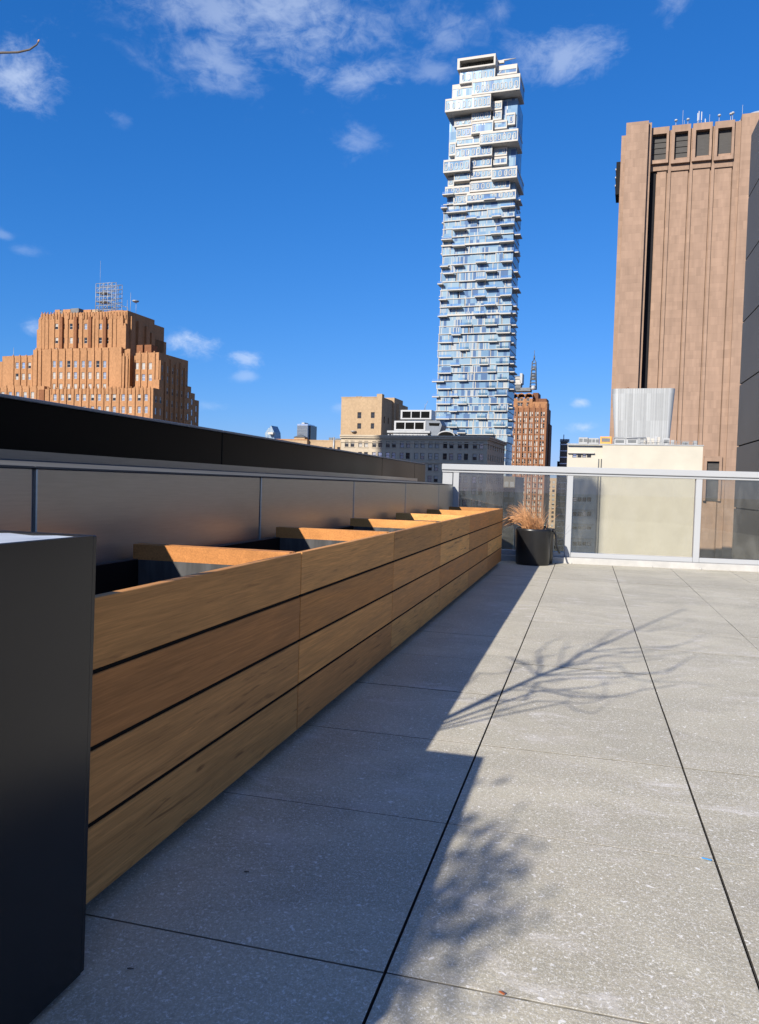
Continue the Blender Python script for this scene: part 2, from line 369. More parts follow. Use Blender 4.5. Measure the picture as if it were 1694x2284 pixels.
# glass of the slim tower: bays of paler and deeper blue carry the sky's reflection as colour; white mullions
def tower_glass(name, white_frac):
    t = NT(name); o = t.obj(); X, Y, Z = t.xyz(o); U = t.math('ADD', X, Y)
    zz = t.math('FLOOR', t.math('DIVIDE', Z, 3.62))
    off = t.math('MULTIPLY', t.white(t.comb(zz, 3., 3.)), 3.)
    ca = t.white(t.comb(t.math('FLOOR', t.math('DIVIDE', t.math('ADD', U, off), 1.45)), zz, 1.))
    cb = t.white(t.comb(t.math('FLOOR', t.math('DIVIDE', t.math('ADD', U, off), 5.8)), zz, 2.))
    cc = t.white(t.comb(t.math('FLOOR', t.math('DIVIDE', t.math('ADD', U, off), .48)), zz, 5.))
    c = t.mix(t.rng(cb, .15, .85), (.15, .25, .375), (.25, .35, .43))
    c = t.mix(t.math('GREATER_THAN', ca, .72), c, (.09, .15, .27))
    c = t.mix(t.math('GREATER_THAN', cc, 1-white_frac), c, (.36, .385, .40))
    return t.fin(c, t.rng(ca, 0, 1, .05, .16), .05, .08)
M_tg1 = tower_glass('tower_glass_clear', .08); M_tg2 = tower_glass('tower_glass_mullioned', .30)
M_bal = thin_glass('balcony_glass', (.80, .9, .95), .05, 1.5, .18)

# ---------------------------------------------------------------- ground and deck
mb = MB(); mb.box(-9000, 9000, -9000, 9000, -46, -45); tag(mb.build('street', M_asph), kind='structure')
def paving():
    x0, x1, y0, y1 = TX0-5*TS, TX0+9*TS, TY0-8*TS, TY0+13*TS
    def lines(a0, a1, orig, gap, dp=.02):
        L = []; i0 = round((a0-orig)/TS); i1 = round((a1-orig)/TS)
        for i in range(i0, i1+1):
            c = orig+i*TS; g = gap(i)
            for d, h in ((-g-.0016, 0.), (-g, -.0004), (-g*.85, -dp), (g*.85, -dp), (g, -.0004), (g+.0016, 0.)): L.append((c+d, h))
        return L
    LX = lines(x0, x1, TX0, lambda i: .0028 if i in (0, 1) else .0018); LY = lines(y0, y1, TY0, lambda i: .0019, .0075)
    m = MB(); nx, ny = len(LX), len(LY); rnd = random.Random(5); dz = {}
    V = []
    for j, (y, hy) in enumerate(LY):
        for i, (x, hx) in enumerate(LX):
            ti, tj = (i+3)//6, (j+3)//6; z = dz.setdefault((ti, tj), rnd.uniform(-.0012, .0012))
            h = min(hx, hy); V.append((x, y, h + (z if h > -.004 else 0)))
    m.v = V
    for j in range(ny-1):
        for i in range(nx-1):
            m.f.append((j*nx+i, j*nx+i+1, (j+1)*nx+i+1, (j+1)*nx+i))
            jx = min(LX[i][1], LX[i+1][1]) <= -.005; jy = min(LY[j][1], LY[j+1][1]) <= -.005
            m.m.append((1 if (-9 if not jx else round((LX[i][0]-TX0)/TS)) in (0, 1) else 2) if jx else (2 if jy else 0)); m.t.append(.5); m.sm.append(False)
    return m.build('paved_deck', [M_deck, M_joint, M_sand])
tag(paving(), kind='structure')
mb = MB(); mb.box(-9, 4.6, -6, 9.6, -44.9, -.03); tag(mb.build('deck_base', M_cream_d), kind='structure')

# ---------------------------------------------------------------- wooden planters
PX = -.85; PB = -1.43; PT = .605; ML = 1.22
ORD = ['nearest wooden planter, its end tucked behind the charcoal metal planter', 'second wooden planter from the charcoal metal planter', 'third wooden planter from the charcoal metal planter',
       'fourth wooden planter from the charcoal metal planter, mid row', 'next to last wooden planter before the railing end of the row', 'last wooden planter of the row, beside the black pot of dry grass']
def planter(k):
    y0 = 1.065+ML*k; y1 = y0+ML-.002
    r = empty('wooden_planter', ((PX+PB)/2, (y0+y1)/2, 0)); tag(r, ORD[k], 'planter', 'wood clad planter boxes in a row')
    def L(x, y): return x-(PX+PB)/2, y-(y0+y1)/2
    xa, ya = L(PX, y0); xb, yb = L(PB, y1); rr = random.Random(40+k)
    m = MB(); h = (PT-.042)/4
    for i in range(4):
        z0 = .042+h*i; m.box(xa-.022, xa, ya+.0025, yb-.0025, z0+(.0065 if i else 0), z0+h-.0025, 0, rr.random(), .0015)
    m.build('front_panel', M_wood, r)
    m = MB(); m.box(xa-.03, xa-.0225, ya+.001, yb-.001, .044, PT-.012); 
    for i in range(1, 4): z0 = .042+h*i; m.box(xa-.0222, xa-.0035, ya+.003, yb-.003, z0-.0022, z0+.0062)
    m.build('backing', M_void, r)
    for s in (0, 1):
        m = MB(); yy = (yb-.0235, yb-.0005) if s else (ya+.0005, ya+.0235)
        m.box(xb, xa-.0305, yy[0], yy[1], .044, PT-.002, 0, rr.random(), .0015); m.build('end_panel', M_wood, r)
    m = MB(); m.box(xb, xb+.02, ya+.024, yb-.024, .03, PT-.05); m.build('back_panel', M_seamd, r)
    m = MB(); m.box(xb+.0205, xb+.0235, ya+.026, yb-.026, .22, PT-.052); m.box(xa-.034, xa-.031, ya+.026, yb-.026, .22, PT-.03); m.box(xb+.024, xa-.0345, ya+.026, ya+.029, .22, PT-.03); m.build('liner', M_void, r)
    m = MB(); m.box(xb+.024, xa-.0345, yb-.0275, yb-.0245, .22, PT-.052); m.build('end_liner', M_soil, r)
    m = MB(); n1, n2 = 12, 22; V = [(xb+.021+(xa-xb-.053)*i/n1, ya+.0245+(yb-ya-.049)*j/n2, .40+rr.uniform(-.014, .014)) for j in range(n2+1) for i in range(n1+1)]
    m.idx(V, [(j*(n1+1)+i, j*(n1+1)+i+1, (j+1)*(n1+1)+i+1, (j+1)*(n1+1)+i) for j in range(n2) for i in range(n1)], 0, .5, True); m.build('soil', M_earth, r)
    m = MB(); m.box(xb+.05, xa-.10, ya+.02, yb-.02, .001, .0435); m.build('plinth', M_void, r)
    m = MB(); m.lathe([(0, 0), (.012, 0), (.012, .01), (.007, .014), (.007, .03), (0, .032)], (0, 0, 0), 10); m.v = [(x+xa-.10, yb-.0278-z, y+PT-.085) for x, y, z in m.v]; m.build('knob', M_void, r)
    return r
for k in range(6): planter(k)

# charcoal metal planter beside the camera, with a bare sapling and a shrub growing in it
BX0, BX1, BY0, BY1, BZ = -1.42, -.764, -.13, 1.09, .728
r = empty('metal_planter', ((BX0+BX1)/2, (BY0+BY1)/2, 0)); tag(r, 'tall charcoal metal planter at the near left with a pale liner on top', 'planter'); MPL = r
def bl(x, y): return x-(BX0+BX1)/2, y-(BY0+BY1)/2
ax, ay = bl(BX0, BY0); bx, by = bl(BX1, BY1)
m = MB(); w = .012; zb = .012
m.box(ax, bx, ay, ay+w, zb, BZ, 0, .5, .002); m.box(ax, bx, by-w, by, zb, BZ, 0, .5, .002); m.box(ax, ax+w, ay+w-.001, by-w+.001, zb, BZ-.0005, 0, .5); m.box(bx-w, bx, ay+w-.001, by-w+.001, zb, BZ-.0005, 0, .5)
m.v = [(x*(1+.030*(z/BZ if z > .3 else 0)), y, z) for x, y, z in m.v]; m.build('shell', M_box, r)
m = MB(); m.box(ax+.05, bx-.045, ay+.05, by-.03, .001, zb-.001); m.build('plinth', M_void, r)
m = MB(); nxg, nyg = 14, 20; rr = random.Random(3)
V = [(ax+w+(bx-ax-2*w)*i/nxg, ay+w+(by-ay-2*w)*j/nyg, BZ-.004+rr.uniform(-.0015, .0015)) for j in range(nyg+1) for i in range(nxg+1)]
m.idx(V, [(j*(nxg+1)+i, j*(nxg+1)+i+1, (j+1)*(nxg+1)+i+1, (j+1)*(nxg+1)+i) for j in range(nyg) for i in range(nxg)], 0, .5, True)
m.build('liner', M_cover, r)
for (x, y, q) in ((-.91, .99, .008), (-.95, .985, .006)):
    m = MB(); lx, ly = bl(x, y); m.lathe([(0, .004), (q, .003), (q*.6, .008), (0, .009)], (lx, ly, BZ-.012), 8); m.build('debris', M_bark, r)

r = MPL.copy(); link(r); r.location.y -= 2.42; tag(r, 'charcoal metal planter left of the frame, holding the leafy shrub', 'planter')
for ch in list(MPL.children):
    if ch.name.startswith('debris'): continue
    c = ch.copy(); link(c); c.parent = r
SD = Vector((SUNV.x/SUNV.z, SUNV.y/SUNV.z, 1.0))
TR = Vector((-1.14, .9, 0))
def lift(px, py, dz=0.):
    g = ground(px, py); d = Vector((-SD.x, -SD.y)); z = ((g.x-TR.x)*d.x + (g.y-TR.y)*d.y)/d.length_squared + dz
    return g + SD*z
def in_frame(P, mg=25):
    d = P-CO; z = d.dot(CF)
    if z < .05: return False
    x, y = PW/2+FPX*d.dot(CR)/z, PH/2-FPX*d.dot(CU)/z; return -mg < x < PW+mg and -mg < y < PH+mg
def clear(P):
    for _ in range(40):
        if not in_frame(P): break
        P = P+SD*.04
    return P
c8 = lambda pts: [(1200+x/3.344, 1200+y/3.344) for x, y in pts]
c5 = lambda pts: [(650+x/2.7533, 1250+y/2.7533) for x, y in pts]
SH = [c8([(0, 1030), (170, 965), (350, 850), (550, 770), (720, 690), (950, 590), (1110, 525)]),
      c8([(170, 965), (330, 940), (480, 880), (650, 860), (800, 838), (1000, 810)]), c8([(350, 850), (560, 850), (800, 855), (1000, 820)]),
      c8([(480, 880), (700, 890), (900, 880), (1110, 850)]), c8([(170, 965), (420, 930), (620, 935), (760, 920), (900, 900)]),
      c5([(1180, 865), (1280, 860), (1430, 860)])+c8([(0, 1075), (150, 1055), (350, 1040), (600, 1040), (830, 1010), (960, 985), (1080, 940)]),
      c8([(0, 1140), (150, 1132), (400, 1110), (480, 1095), (580, 1040)]), c8([(0, 1140), (120, 1150), (250, 1180), (500, 1190), (670, 1165), (770, 1135), (1040, 1095)]),
      c8([(0, 1215), (150, 1220), (350, 1235), (480, 1205)]), c8([(720, 690), (830, 700), (960, 670), (1150, 625)]), c8([(620, 960), (700, 1045), (840, 1070), (1070, 1075)]),
      c5([(1280, 800), (1400, 795), (1560, 800)])+c8([(0, 1080), (200, 1062)]), c5([(1330, 790), (1400, 770), (1560, 740), (1650, 755)]),
      c8([(230, 960), (300, 860), (370, 800), (560, 720)]), c8([(450, 800), (560, 690), (620, 680)]), c8([(160, 960), (190, 830), (230, 770)]),
      c5([(1160, 690), (1230, 700), (1330, 690)]), c5([(1330, 590), (1420, 640), (1540, 640)]), c8([(0, 850), (90, 780), (180, 740)]), c8([(0, 910), (60, 880), (160, 870)]),
      c8([(200, 1230), (300, 1290), (420, 1310)]), c8([(830, 1010), (960, 1010), (1120, 900), (1200, 870)]), c8([(1000, 810), (1120, 780), (1240, 720)])]
r = empty('sapling', (TR.x, TR.y, BZ-.015)); tag(r, 'bare sapling in the charcoal metal planter, one twig tip in the sky at upper left', 'tree')
base = Vector((TR.x, TR.y, BZ-.015)); rr = random.Random(11)
tp = [Vector((TR.x, TR.y, BZ-.02)), Vector((TR.x+.002, TR.y-.003, .88))] + [lift(*q) for q in SH[0]]
n = len(tp); m = MB(); m.tube([p-base for p in tp], [.0155-.011*(i/(n-1))**.8 for i in range(n)], 8); m.build('trunk', M_bark, r)
m = MB()
for i, poly in enumerate(SH[1:]):
    pts = [lift(*q, dz=(rr.uniform(-.12, .12)*j/len(poly) if j else 0)) for j, q in enumerate(poly)]
    # tie each branch back to the trunk below its first point
    tz = max(BZ+.12, pts[0].z-.12-abs(pts[0].x-TR.x)*.6); near = min(tp, key=lambda p: abs(p.z-tz))
    if (pts[0]-near).length > .03: pts = [near, near.lerp(pts[0], .5)+Vector((0, 0, .02))] + pts
    pts = [clear(q) for q in pts]
    kk = len(pts); m.tube([p-base for p in pts], [(.0078 if i in (0, 4, 6) else .0056)*(1-.66*j/(kk-1)) for j in range(kk)], 5)
    for _ in range(3):
        j = rr.randrange(1, kk); p = pts[j]; q = p+Vector((rr.uniform(-.12, .10), rr.uniform(-.14, .06), rr.uniform(.04, .16)))
        if in_frame(q) or in_frame(p.lerp(q, .5)): continue
        m.tube([p-base, p.lerp(q, .5)-base+Vector((0, 0, .012)), q-base], [.0022, .0017, .0009], 4)
tw = [Vector((TR.x, TR.y, 1.36)), CO+ray(-60, 128)*1.01, CO+ray(0, 117)*1.0, CO+ray(40, 116)*1.0, CO+ray(66, 110)*1.0, CO+ray(82, 99)*1.0, CO+ray(87, 91)*1.0]
m.tube([p-base for p in tw], [.004, .0022, .0014, .0013, .0012, .0010, .0006], 6)
brn = m.build('branches', M_bark, r)
m = MB(); p = CO+ray(85, 93)*1.0; q = CO+ray(88, 87)*1.0; m.tube([p-base, p.lerp(q, .5)-base, q-base], [.0008, .0013, .0003], 6); m.build('bud', M_straw, brn)

r = empty('evergreen_shrub', (-1.3, -1.75, BZ-.015)); tag(r, 'tall leafy shrub left of the frame, throwing the soft leafy shadow on the front paving', 'shrub')
base = Vector((-1.3, -1.75, BZ-.015)); st = MB(); lf = MB(); rr = random.Random(21)
for (x, y, z, q, nn) in ((1030, 1700, 1.0, .05, 26), (1010, 1800, .98, .055, 40), (1050, 1800, 1.0, .05, 36), (985, 1870, .95, .09, 110), (1045, 1895, .98, .07, 80), (1080, 1885, 1.0, .05, 40), (1000, 1960, .96, .09, 100), (955, 2000, .95, .1, 120),
                         (900, 2050, .93, .1, 120), (860, 2080, .92, .08, 90), (800, 2120, .98, .13, 170), (720, 2110, 1.05, .14, 150), (760, 2170, .98, .09, 70), (690, 2190, 1.0, .08, 60), (640, 2150, 1.1, .16, 160), (560, 2160, 1.1, .16, 160)):
    c = ground(x*S_, y*S_) + SD*(z+.85)
    st.tube([Vector((0, 0, -.01)), (c-base)*.5+Vector((0, 0, -.05)), c-base], [.006, .004, .002], 5)
    for _ in range(int(nn*.42)):
        d = Vector((rr.gauss(0, 1), rr.gauss(0, 1), rr.gauss(0, 1)))*q*.66; p = c+d-base
        a = Vector((rr.gauss(0, 1), rr.gauss(0, 1), rr.gauss(0, .7))).normalized(); b = a.cross(Vector((rr.gauss(0, 1), rr.gauss(0, 1), rr.gauss(0, 1)))).normalized()
        L, W = rr.uniform(.02, .035), rr.uniform(.007, .011)
        lf.face([p-a*L, p+b*W, p+a*L, p-b*W])
st.build('stems', M_bark, r); lf.build('foliage', M_leaf, r)

# ---------------------------------------------------------------- grey parapet behind the planters, black parapet behind that
PAX = -1.475; seams = [-1.22, .30, 1.84, 3.39, 4.91, 6.43, 7.97, 8.84]
r = empty('metal_parapet', (PAX-.2, 3.8, 0)); tag(r, 'low bronze grey metal clad parapet directly behind the wooden planters', 'parapet')
ox, oy = PAX-.2, 3.8
for a, b in zip(seams, seams[1:]):
    m = MB(); m.box(-.0+.185, .2, a-oy+.009, b-oy-.009, .02, .838, 0, .5, .003); m.build('panel', M_panel, r)
m = MB(); m.box(.17, .184, seams[0]-oy, seams[-1]-oy-.002, .0, .836); m.build('backing', M_seam, r)
m = MB()
for a, b in zip(seams, seams[1:]):
    V = [(.201, .8385), (.201, .844), (-.28, .872), (-.28, .84)]; n = 4
    yy0, yy1 = a-oy+.0015, b-oy-.0015
    m.prism([(x, z) for x, z in V][::-1], yy0, yy1)
m.build('ledge', M_coping, r)
m = MB(); m.box(-.42, -.281, seams[0]-oy, seams[-1]-oy+.3, .60, .905); m.build('riser', M_panel, r)
BLX = -1.98; bs = [-2.4, 1.0, 4.0, 7.55, 9.08, 9.72]
r2 = empty('black_parapet', (BLX, 3.8, 0)); tag(r2, 'higher black metal parapet with a pale edged coping, behind the grey parapet', 'parapet')
for a, b in zip(bs, bs[1:]):
    m = MB(); m.box(-.03, 0, a-oy+.004, b-oy-.004, .55, 1.085, 0, .5, .003); m.build('panel', M_black, r2)
m = MB(); m.box(-.30, -.031, bs[0]-oy, bs[-1]-oy, .0, 1.083); m.build('core', M_black, r2)
m = MB()
for a, b in zip(bs, bs[1:]): m.box(-.32, .008, a-oy+.002, b-oy-.002, 1.0855, 1.098, 0, .5, .002)
m.build('coping', M_copel, r2)

# ---------------------------------------------------------------- glass railing at the far end
RA = Vector((-.312, 8.93, 0)); RY = R(6.4)
r = empty('glass_railing', RA, RY); tag(r, 'white metal guard rail with clear glass panes across the far end of the deck', 'railing')
m = MB(); m.box(-1.30, 6.2, .055, .165, 1.012, 1.08, 0, .5, .006); m.box(-1.295, 6.2, .075, .145, .985, 1.0125, 0, .5, .004); m.build('handrail', M_white, r)
ps = [-1.165, .115, 1.50, 2.88, 4.26, 5.64]
for s in ps:
    m = MB(); m.box(s, s+.066, .08, .14, .066, .986, 0, .5, .004); m.build('post', M_white, r)
m = MB(); m.box(-1.29, -1.175, .09, .13, .55, .986, 0, .5, .003); m.build('end_bracket', M_white, r)
for a, b in zip(ps, ps[1:]):
    m = MB(); m.box(a+.074, b-.008, .104, .114, .125, .984); m.build('pane', M_glass, r)
    m = MB(); m.box(a+.067, b-.001, .085, .135, .066, .118, 0, .5, .004); m.build('bottom_channel', M_white, r)
m = MB(); m.box(-1.4, 6.2, 0., .32, -.02, .0655, 0, .5, .006); m.build('curb', M_curb, r)
for s, q in ((.18, .012), (1.56, .014), (1.05, .01), (-.02, .009)): m = MB(); m.lathe([(0, .016), (q*.7, .014), (q, .006), (q, 0)], (s, -.018, .001), 10); m.build('bolt', M_curb, r)

# pot with dry grass
PC = Vector((-.535, 8.62, 0))
r = empty('plant_pot', PC); tag(r, 'round black pot holding dry straw coloured grass at the end of the wooden planters', 'pot')
m = MB(); m.lathe([(0, .001), (.172, .001), (.180, .012), (.194, .37), (.197, .392), (.188, .395), (.182, .38), (.18, .34), (0, .335)], (0, 0, 0), 56); m.build('shell', M_pot, r)
m = MB(); m.lathe([(.178, .345), (.1, .352), (0, .356)], (0, 0, 0), 24); m.build('soil', M_soil, r)
g = empty('dry_grass', PC+Vector((0, 0, .35))); tag(g, 'tuft of dry straw coloured ornamental grass arching left out of the round black pot', 'grass plant')
rr = random.Random(9); m = MB(); m2 = MB()
for i in range(330):
    th = rr.gauss(math.pi, 1.2); rad = rr.uniform(0, .1); p = Vector((rad*math.cos(th)+rr.uniform(-.02, .07), rad*math.sin(th), 0))
    L = rr.uniform(.10, .34); d = Vector((math.cos(th)*rr.uniform(.2, .8)-.1, math.sin(th)*.6, rr.uniform(1.0, 2.0))).normalized(); pts = [p]; v = d
    for k in range(7):
        pts.append(pts[-1]+v*(L/6)); v = (v+Vector((-.03, 0, -.15))+Vector((rr.gauss(0, .09), rr.gauss(0, .09), 0))).normalized()
    m.tube(pts, [.0028*(1-.8*k/7) for k in range(8)], 3)
for i in range(24):
    th = rr.gauss(math.pi, .3); p = Vector((rr.uniform(-.06, .03), rr.uniform(-.05, .05), 0)); v = Vector((-.35+rr.uniform(-.2, .2), rr.uniform(-.25, .25), 1)).normalized(); pts = [p]; L = rr.uniform(.34, .5)
    for k in range(9):
        pts.append(pts[-1]+v*(L/8)); v = (v+Vector((-.2, 0, -.27))).normalized()
    m2.tube(pts, [.0042*(1-.6*k/9) for k in range(10)], 4)
m.build('blades', M_straw, g); m2.build('stalks', M_straw, g)
r = empty('plant_pot', (-.415, 8.80, 0)); tag(r, 'smaller black pot with a hanging black hose, half hidden behind the grass pot', 'pot')
m = MB(); m.lathe([(0, .001), (.08, .001), (.086, .01), (.095, .37), (.104, .372), (.104, .39), (.09, .39), (.086, .34), (0, .33)], (0, 0, 0), 40); m.build('shell', M_pot, r)
m = MB(); m.tube([(.05, -.09, .385), (.10, -.10, .36), (.125, -.11, .29), (.125, -.11, .22), (.145, -.11, .16), (.165, -.10, .13)], .010, 8); m.build('hose', M_pot, r)

# small litter on the deck
def flake(name, px, py, L, W, rz, mat, label, cat):
    p = ground(px, py); o = MB(); o.box(-L/2, L/2, -W/2, W/2, 0, .0012, 0, .5, .0004); q = o.build(name, mat); q.location = (p.x, p.y, .0025); q.rotation_euler = (0, 0, rz); tag(q, label, cat)
flake('tape_scrap', 1577, 1919, .021, .005, R(-15), M_blue, 'scrap of bright blue tape on a cross joint of the paving', 'tape')
flake('fallen_leaf', 1120, 2219, .011, .005, R(-30), M_fall, 'tiny orange leaf fragment lying on the front paving joint', 'leaf')
for (x, y, lab) in ((550, 1947, 'dark speck of grit alone in the shaded paving near the wood planter'), (290, 2164, 'short dark twig bit on the shaded paving by the charcoal planter')):
    p = ground(x, y); o = MB(); o.tube([(-.005, 0, .0018), (0, .001, .002), (.005, .003, .0016)], [.0009, .0014, .0008], 6); q = o.build('twig_bit', M_bark); q.location = (p.x, p.y, .0); tag(q, lab, 'twig')
#CITY
# ---------------------------------------------------------------- the city: every building has its own distance, size and street level
STREET = -45.0; CITY = R(-3.4)
class Bld:
    """local frame: x to the right along the facade, y away from the camera, z up from the street"""
    def __init__(s, name, label, cat, px, py, D, rz=CITY):
        o = CO + ray(px, py)*D; s.o = Vector((o.x, o.y, STREET)); s.rz = rz
        s.r = empty(name, s.o, rz); tag(s.r, label, cat)
        s.e1 = Vector((math.cos(rz), math.sin(rz), 0)); s.e2 = Vector((-math.sin(rz), math.cos(rz), 0)); s.w = []; s.cache = {}
    def at(s, px, py, v=0.):
        d = ray(px, py); P = CO + d*((s.o + s.e2*v - CO).dot(s.e2)/d.dot(s.e2)); q = P - s.o; return q.dot(s.e1), q.z
    def side(s, px, py, u):
        d = ray(px, py); P = CO + d*((s.o + s.e1*u - CO).dot(s.e1)/d.dot(s.e1)); q = P - s.o; return q.dot(s.e2), q.z
    def part(s, name, mats, mb, parent=None): return mb.build(name, mats, parent or s.r)
    def window(s, axis, a0, a1, z0, z1, c, style, par=None): s.w.append((axis, a0, a1, z0, z1, c, style, par))
    def flush(s, keep=100, frame=None):
        fm = frame or P_frame
        def shape(axis, w, h, st):
            m = MB(); f = .10; mats = [fm, P_dark, P_blind, P_grey, P_blue]
            def bx(a0, a1, z0, z1, d0, d1, mi):
                if axis == 'x': m.box(a0, a1, d0, d1, z0, z1, mi)
                else: m.box(-d1, -d0, a0, a1, z0, z1, mi)
            hw = w/2
            bx(-hw, -hw+f, 0, h, .0, .1, 0); bx(hw-f, hw, 0, h, .0, .1, 0); bx(-hw+f, hw-f, 0, f, .0, .1, 0); bx(-hw+f, hw-f, h-f, h, .0, .1, 0); bx(-hw+f, hw-f, h*.5-.05, h*.5+.05, .0, .1, 0)
            lo, hi = {'dark': (1, 1), 'blind': (2, 2), 'half': (1, 2), 'grey': (3, 3), 'blue': (4, 4), 'low': (2, 1), 'gb': (3, 2)}[st]
            bx(-hw+f, hw-f, f, h*.5-.05, .05, .09, lo); bx(-hw+f, hw-f, h*.5+.05, h-f, .05, .09, hi); return m, mats
        def place(w):
            axis, a0, a1, z0, z1, c, st = w[:7]; return (((a0+a1)/2, c, z0) if axis == 'x' else (c, (a0+a1)/2, z0))
        for w in s.w[:keep]:
            key = (w[0], round(w[2]-w[1], 1), round(w[4]-w[3], 1), w[6])
            if key not in s.cache: m, mats = shape(*key); s.cache[key] = m.mesh('window', mats)
            o = link(bpy.data.objects.new('window', s.cache[key])); o.parent = w[7] or s.r; o.location = place(w)
        if len(s.w) > keep:
            M = MB(); mats = None
            for w in s.w[keep:]:
                m, mats = shape(w[0], w[2]-w[1], w[4]-w[3], w[6]); p = place(w); n = len(M.v)
                M.v += [(a+p[0], b+p[1], c+p[2]) for a, b, c in m.v]; M.f += [tuple(n+i for i in f) for f in m.f]; M.m += m.m; M.t += m.t; M.sm += m.sm
            tag(M.build('window_rows', mats, s.r), kind='stuff')
def wall(m, axis, a0, a1, z0, z1, c, wins, depth=.35, back=.5, mi=0, sill=None):
    """a wall sheet with real openings; wins = (a0, a1, z0, z1)"""
    A = sorted({a0, a1} | {x for w in wins for x in w[:2]}); Z = sorted({z0, z1} | {x for w in wins for x in w[2:4]})
    def P(a, z, d): return (a, c+d, z) if axis == 'x' else (c-d, a, z)
    def q(p, i=mi): m.face(p if axis == 'x' else p, i)
    hole = lambda a, z: any(w[0] < a < w[1] and w[2] < z < w[3] for w in wins)
    for i in range(len(A)-1):
        run = None
        for j in range(len(Z)-1):
            h = hole((A[i]+A[i+1])/2, (Z[j]+Z[j+1])/2)
            if not h and run is None: run = Z[j]
            if h and run is not None: q([P(A[i], run, 0), P(A[i+1], run, 0), P(A[i+1], Z[j], 0), P(A[i], Z[j], 0)]); run = None
        if run is not None: q([P(A[i], run, 0), P(A[i+1], run, 0), P(A[i+1], z1, 0), P(A[i], z1, 0)])
    for (b0, b1, y0, y1) in wins:
        for (p, r_) in (((b0, y0), (b1, y0)), ((b1, y0), (b1, y1)), ((b1, y1), (b0, y1)), ((b0, y1), (b0, y0))):
            q([P(*p, 0), P(*r_, 0), P(*r_, depth), P(*p, depth)])
    for (p, r_) in (((a0, z0), (a1, z0)), ((a1, z0), (a1, z1)), ((a1, z1), (a0, z1)), ((a0, z1), (a0, z0))):
        q([P(*p, 0), P(*r_, 0), P(*r_, back), P(*p, back)])
def block(b, mat, u0, u1, v0, v1, z0, z1, fw=(), sw=(), name='wall', coping=None, styles=('half', 'dark', 'grey', 'gb', 'blind'), seed=1):
    """one mass of a building: front and right walls with openings, plain back and roof; windows are added to the building"""
    rr = random.Random(seed); m = MB()
    wall(m, 'x', u0, u1, z0, z1, v0, [w[:4] for w in fw]); 
    wall(m, 'y', v0+.5, v1, z0, z1, u1, [w[:4] for w in sw])
    m.box(u0+.003, u1-.46, v0+.46, v1-.003, z0, z1-.02)
    if coping is not None:
        t_ = .35; m.box(u0-.12, u1+.12, v0-.12, v0+.45, z1, z1+t_, 1); m.box(u1-.45, u1+.12, v0+.452, v1, z1, z1+t_-.003, 1); m.box(u0-.12, u0+.45, v0+.452, v1, z1, z1+t_-.003, 1)
    o = b.part(name, [mat, coping or mat], m)
    for ax, L, c in (('x', fw, v0+.22), ('y', sw, u1-.22)):
        for w in L: b.window(ax, w[0], w[1], w[2], w[3], c, w[4] if len(w) > 4 else rr.choice(styles), o)
    return o
def grid(cols, rows, w, h): return [(c-w/2, c+w/2, z, z+h) for z in rows for c in cols]

# --- slim glass tower of stacked boxes
b = Bld('glass_tower', 'very tall slim pale blue glass tower of staggered stacked boxes with white slab edges', 'skyscraper', 1061, 600, 358)
T2 = lambda x, y, v=0: b.at(940+x/6.354, 100+y/6.354, v)
T3 = lambda x, y, v=0: b.at(940+x/6.354, 400+y/6.354, v)
T4 = lambda x, y, v=0: b.at(940+x/5.1625, 700+y/5.1625, v)
GL, GR = T3(300, 1000)[0], T3(1312, 1000)[0]; DEP = 19.
rr = random.Random(4)
core = MB(); core.box(GL+1.2, GR-.8, 1.2, DEP-1, 0, T2(900, 790)[1]); b.part('core', M_tg1, core)
def module(x0, x1, yt, yb, p, n, dep=13., oval=None, top=.9, bot=.7, sidew=True, dk=()):
    u0, zt = T2(x0, yt, -p); u1 = T2(x1, yt, -p)[0]; zb = T2(x0, yb, -p)[1]
    m = MB(); m.box(u0+.12, u1-.12, -p+.18, dep, zb+bot, zt-top, 0)
    m.box(u0, u1, -p, dep+.1, zt-top, zt, 1); m.box(u0, u1, -p, dep+.1, zb, zb+bot, 1)
    for (xa, xb) in ((u0, u0+.35), (u1-.35, u1)): m.box(xa, xb, -p, -p+.5, zb+bot, zt-top, 1)
    mod = b.part('box_module', [M_tg1, M_conc], m)
    if n:
        xs = oval or [x0+(x1-x0)*(i+.5)/n for i in range(n)]
        for x in xs:
            uc = T2(x, yt, -p)[0]; h = min(3.1, (zt-zb)*.52); zc = zb+bot+.35+h/2; w = 1.5; m = MB(); k = 10; ro = w/2; ri = w/2-.36; V = []; F = []
            for (r0, r1) in ((ro, ri),):
                for rad, hh in ((ro, h/2), (ri, h/2-.36)):
                    for side_ in (1, -1):
                        for i in range(k+1):
                            th = math.pi*i/k if side_ == 1 else math.pi+math.pi*i/k
                            V.append((uc+rad*math.cos(th), -p+.02, zc+(hh-rad)*side_+rad*math.sin(th)))
            N = 2*(k+1); V2 = [(x_, y_+.3, z_) for x_, y_, z_ in V]; V += V2
            for i in range(N):
                j = (i+1) % N; F += [(i, j, N+j, N+i), (i, 2*N+i, 2*N+j, j), (N+i, N+j, 3*N+j, 3*N+i)]
            m.idx(V, F, 0); m.face([(uc+ri*math.cos(a)*.98, -p+.15, zc+(1 if math.sin(a) > 0 else -1)*(h/2-.36-ri)+ri*math.sin(a)*.98) for a in [2*math.pi*i/18 for i in range(18)]][::1], 1)
            b.part('oval_window', [M_oval, M_tg1], m, mod)
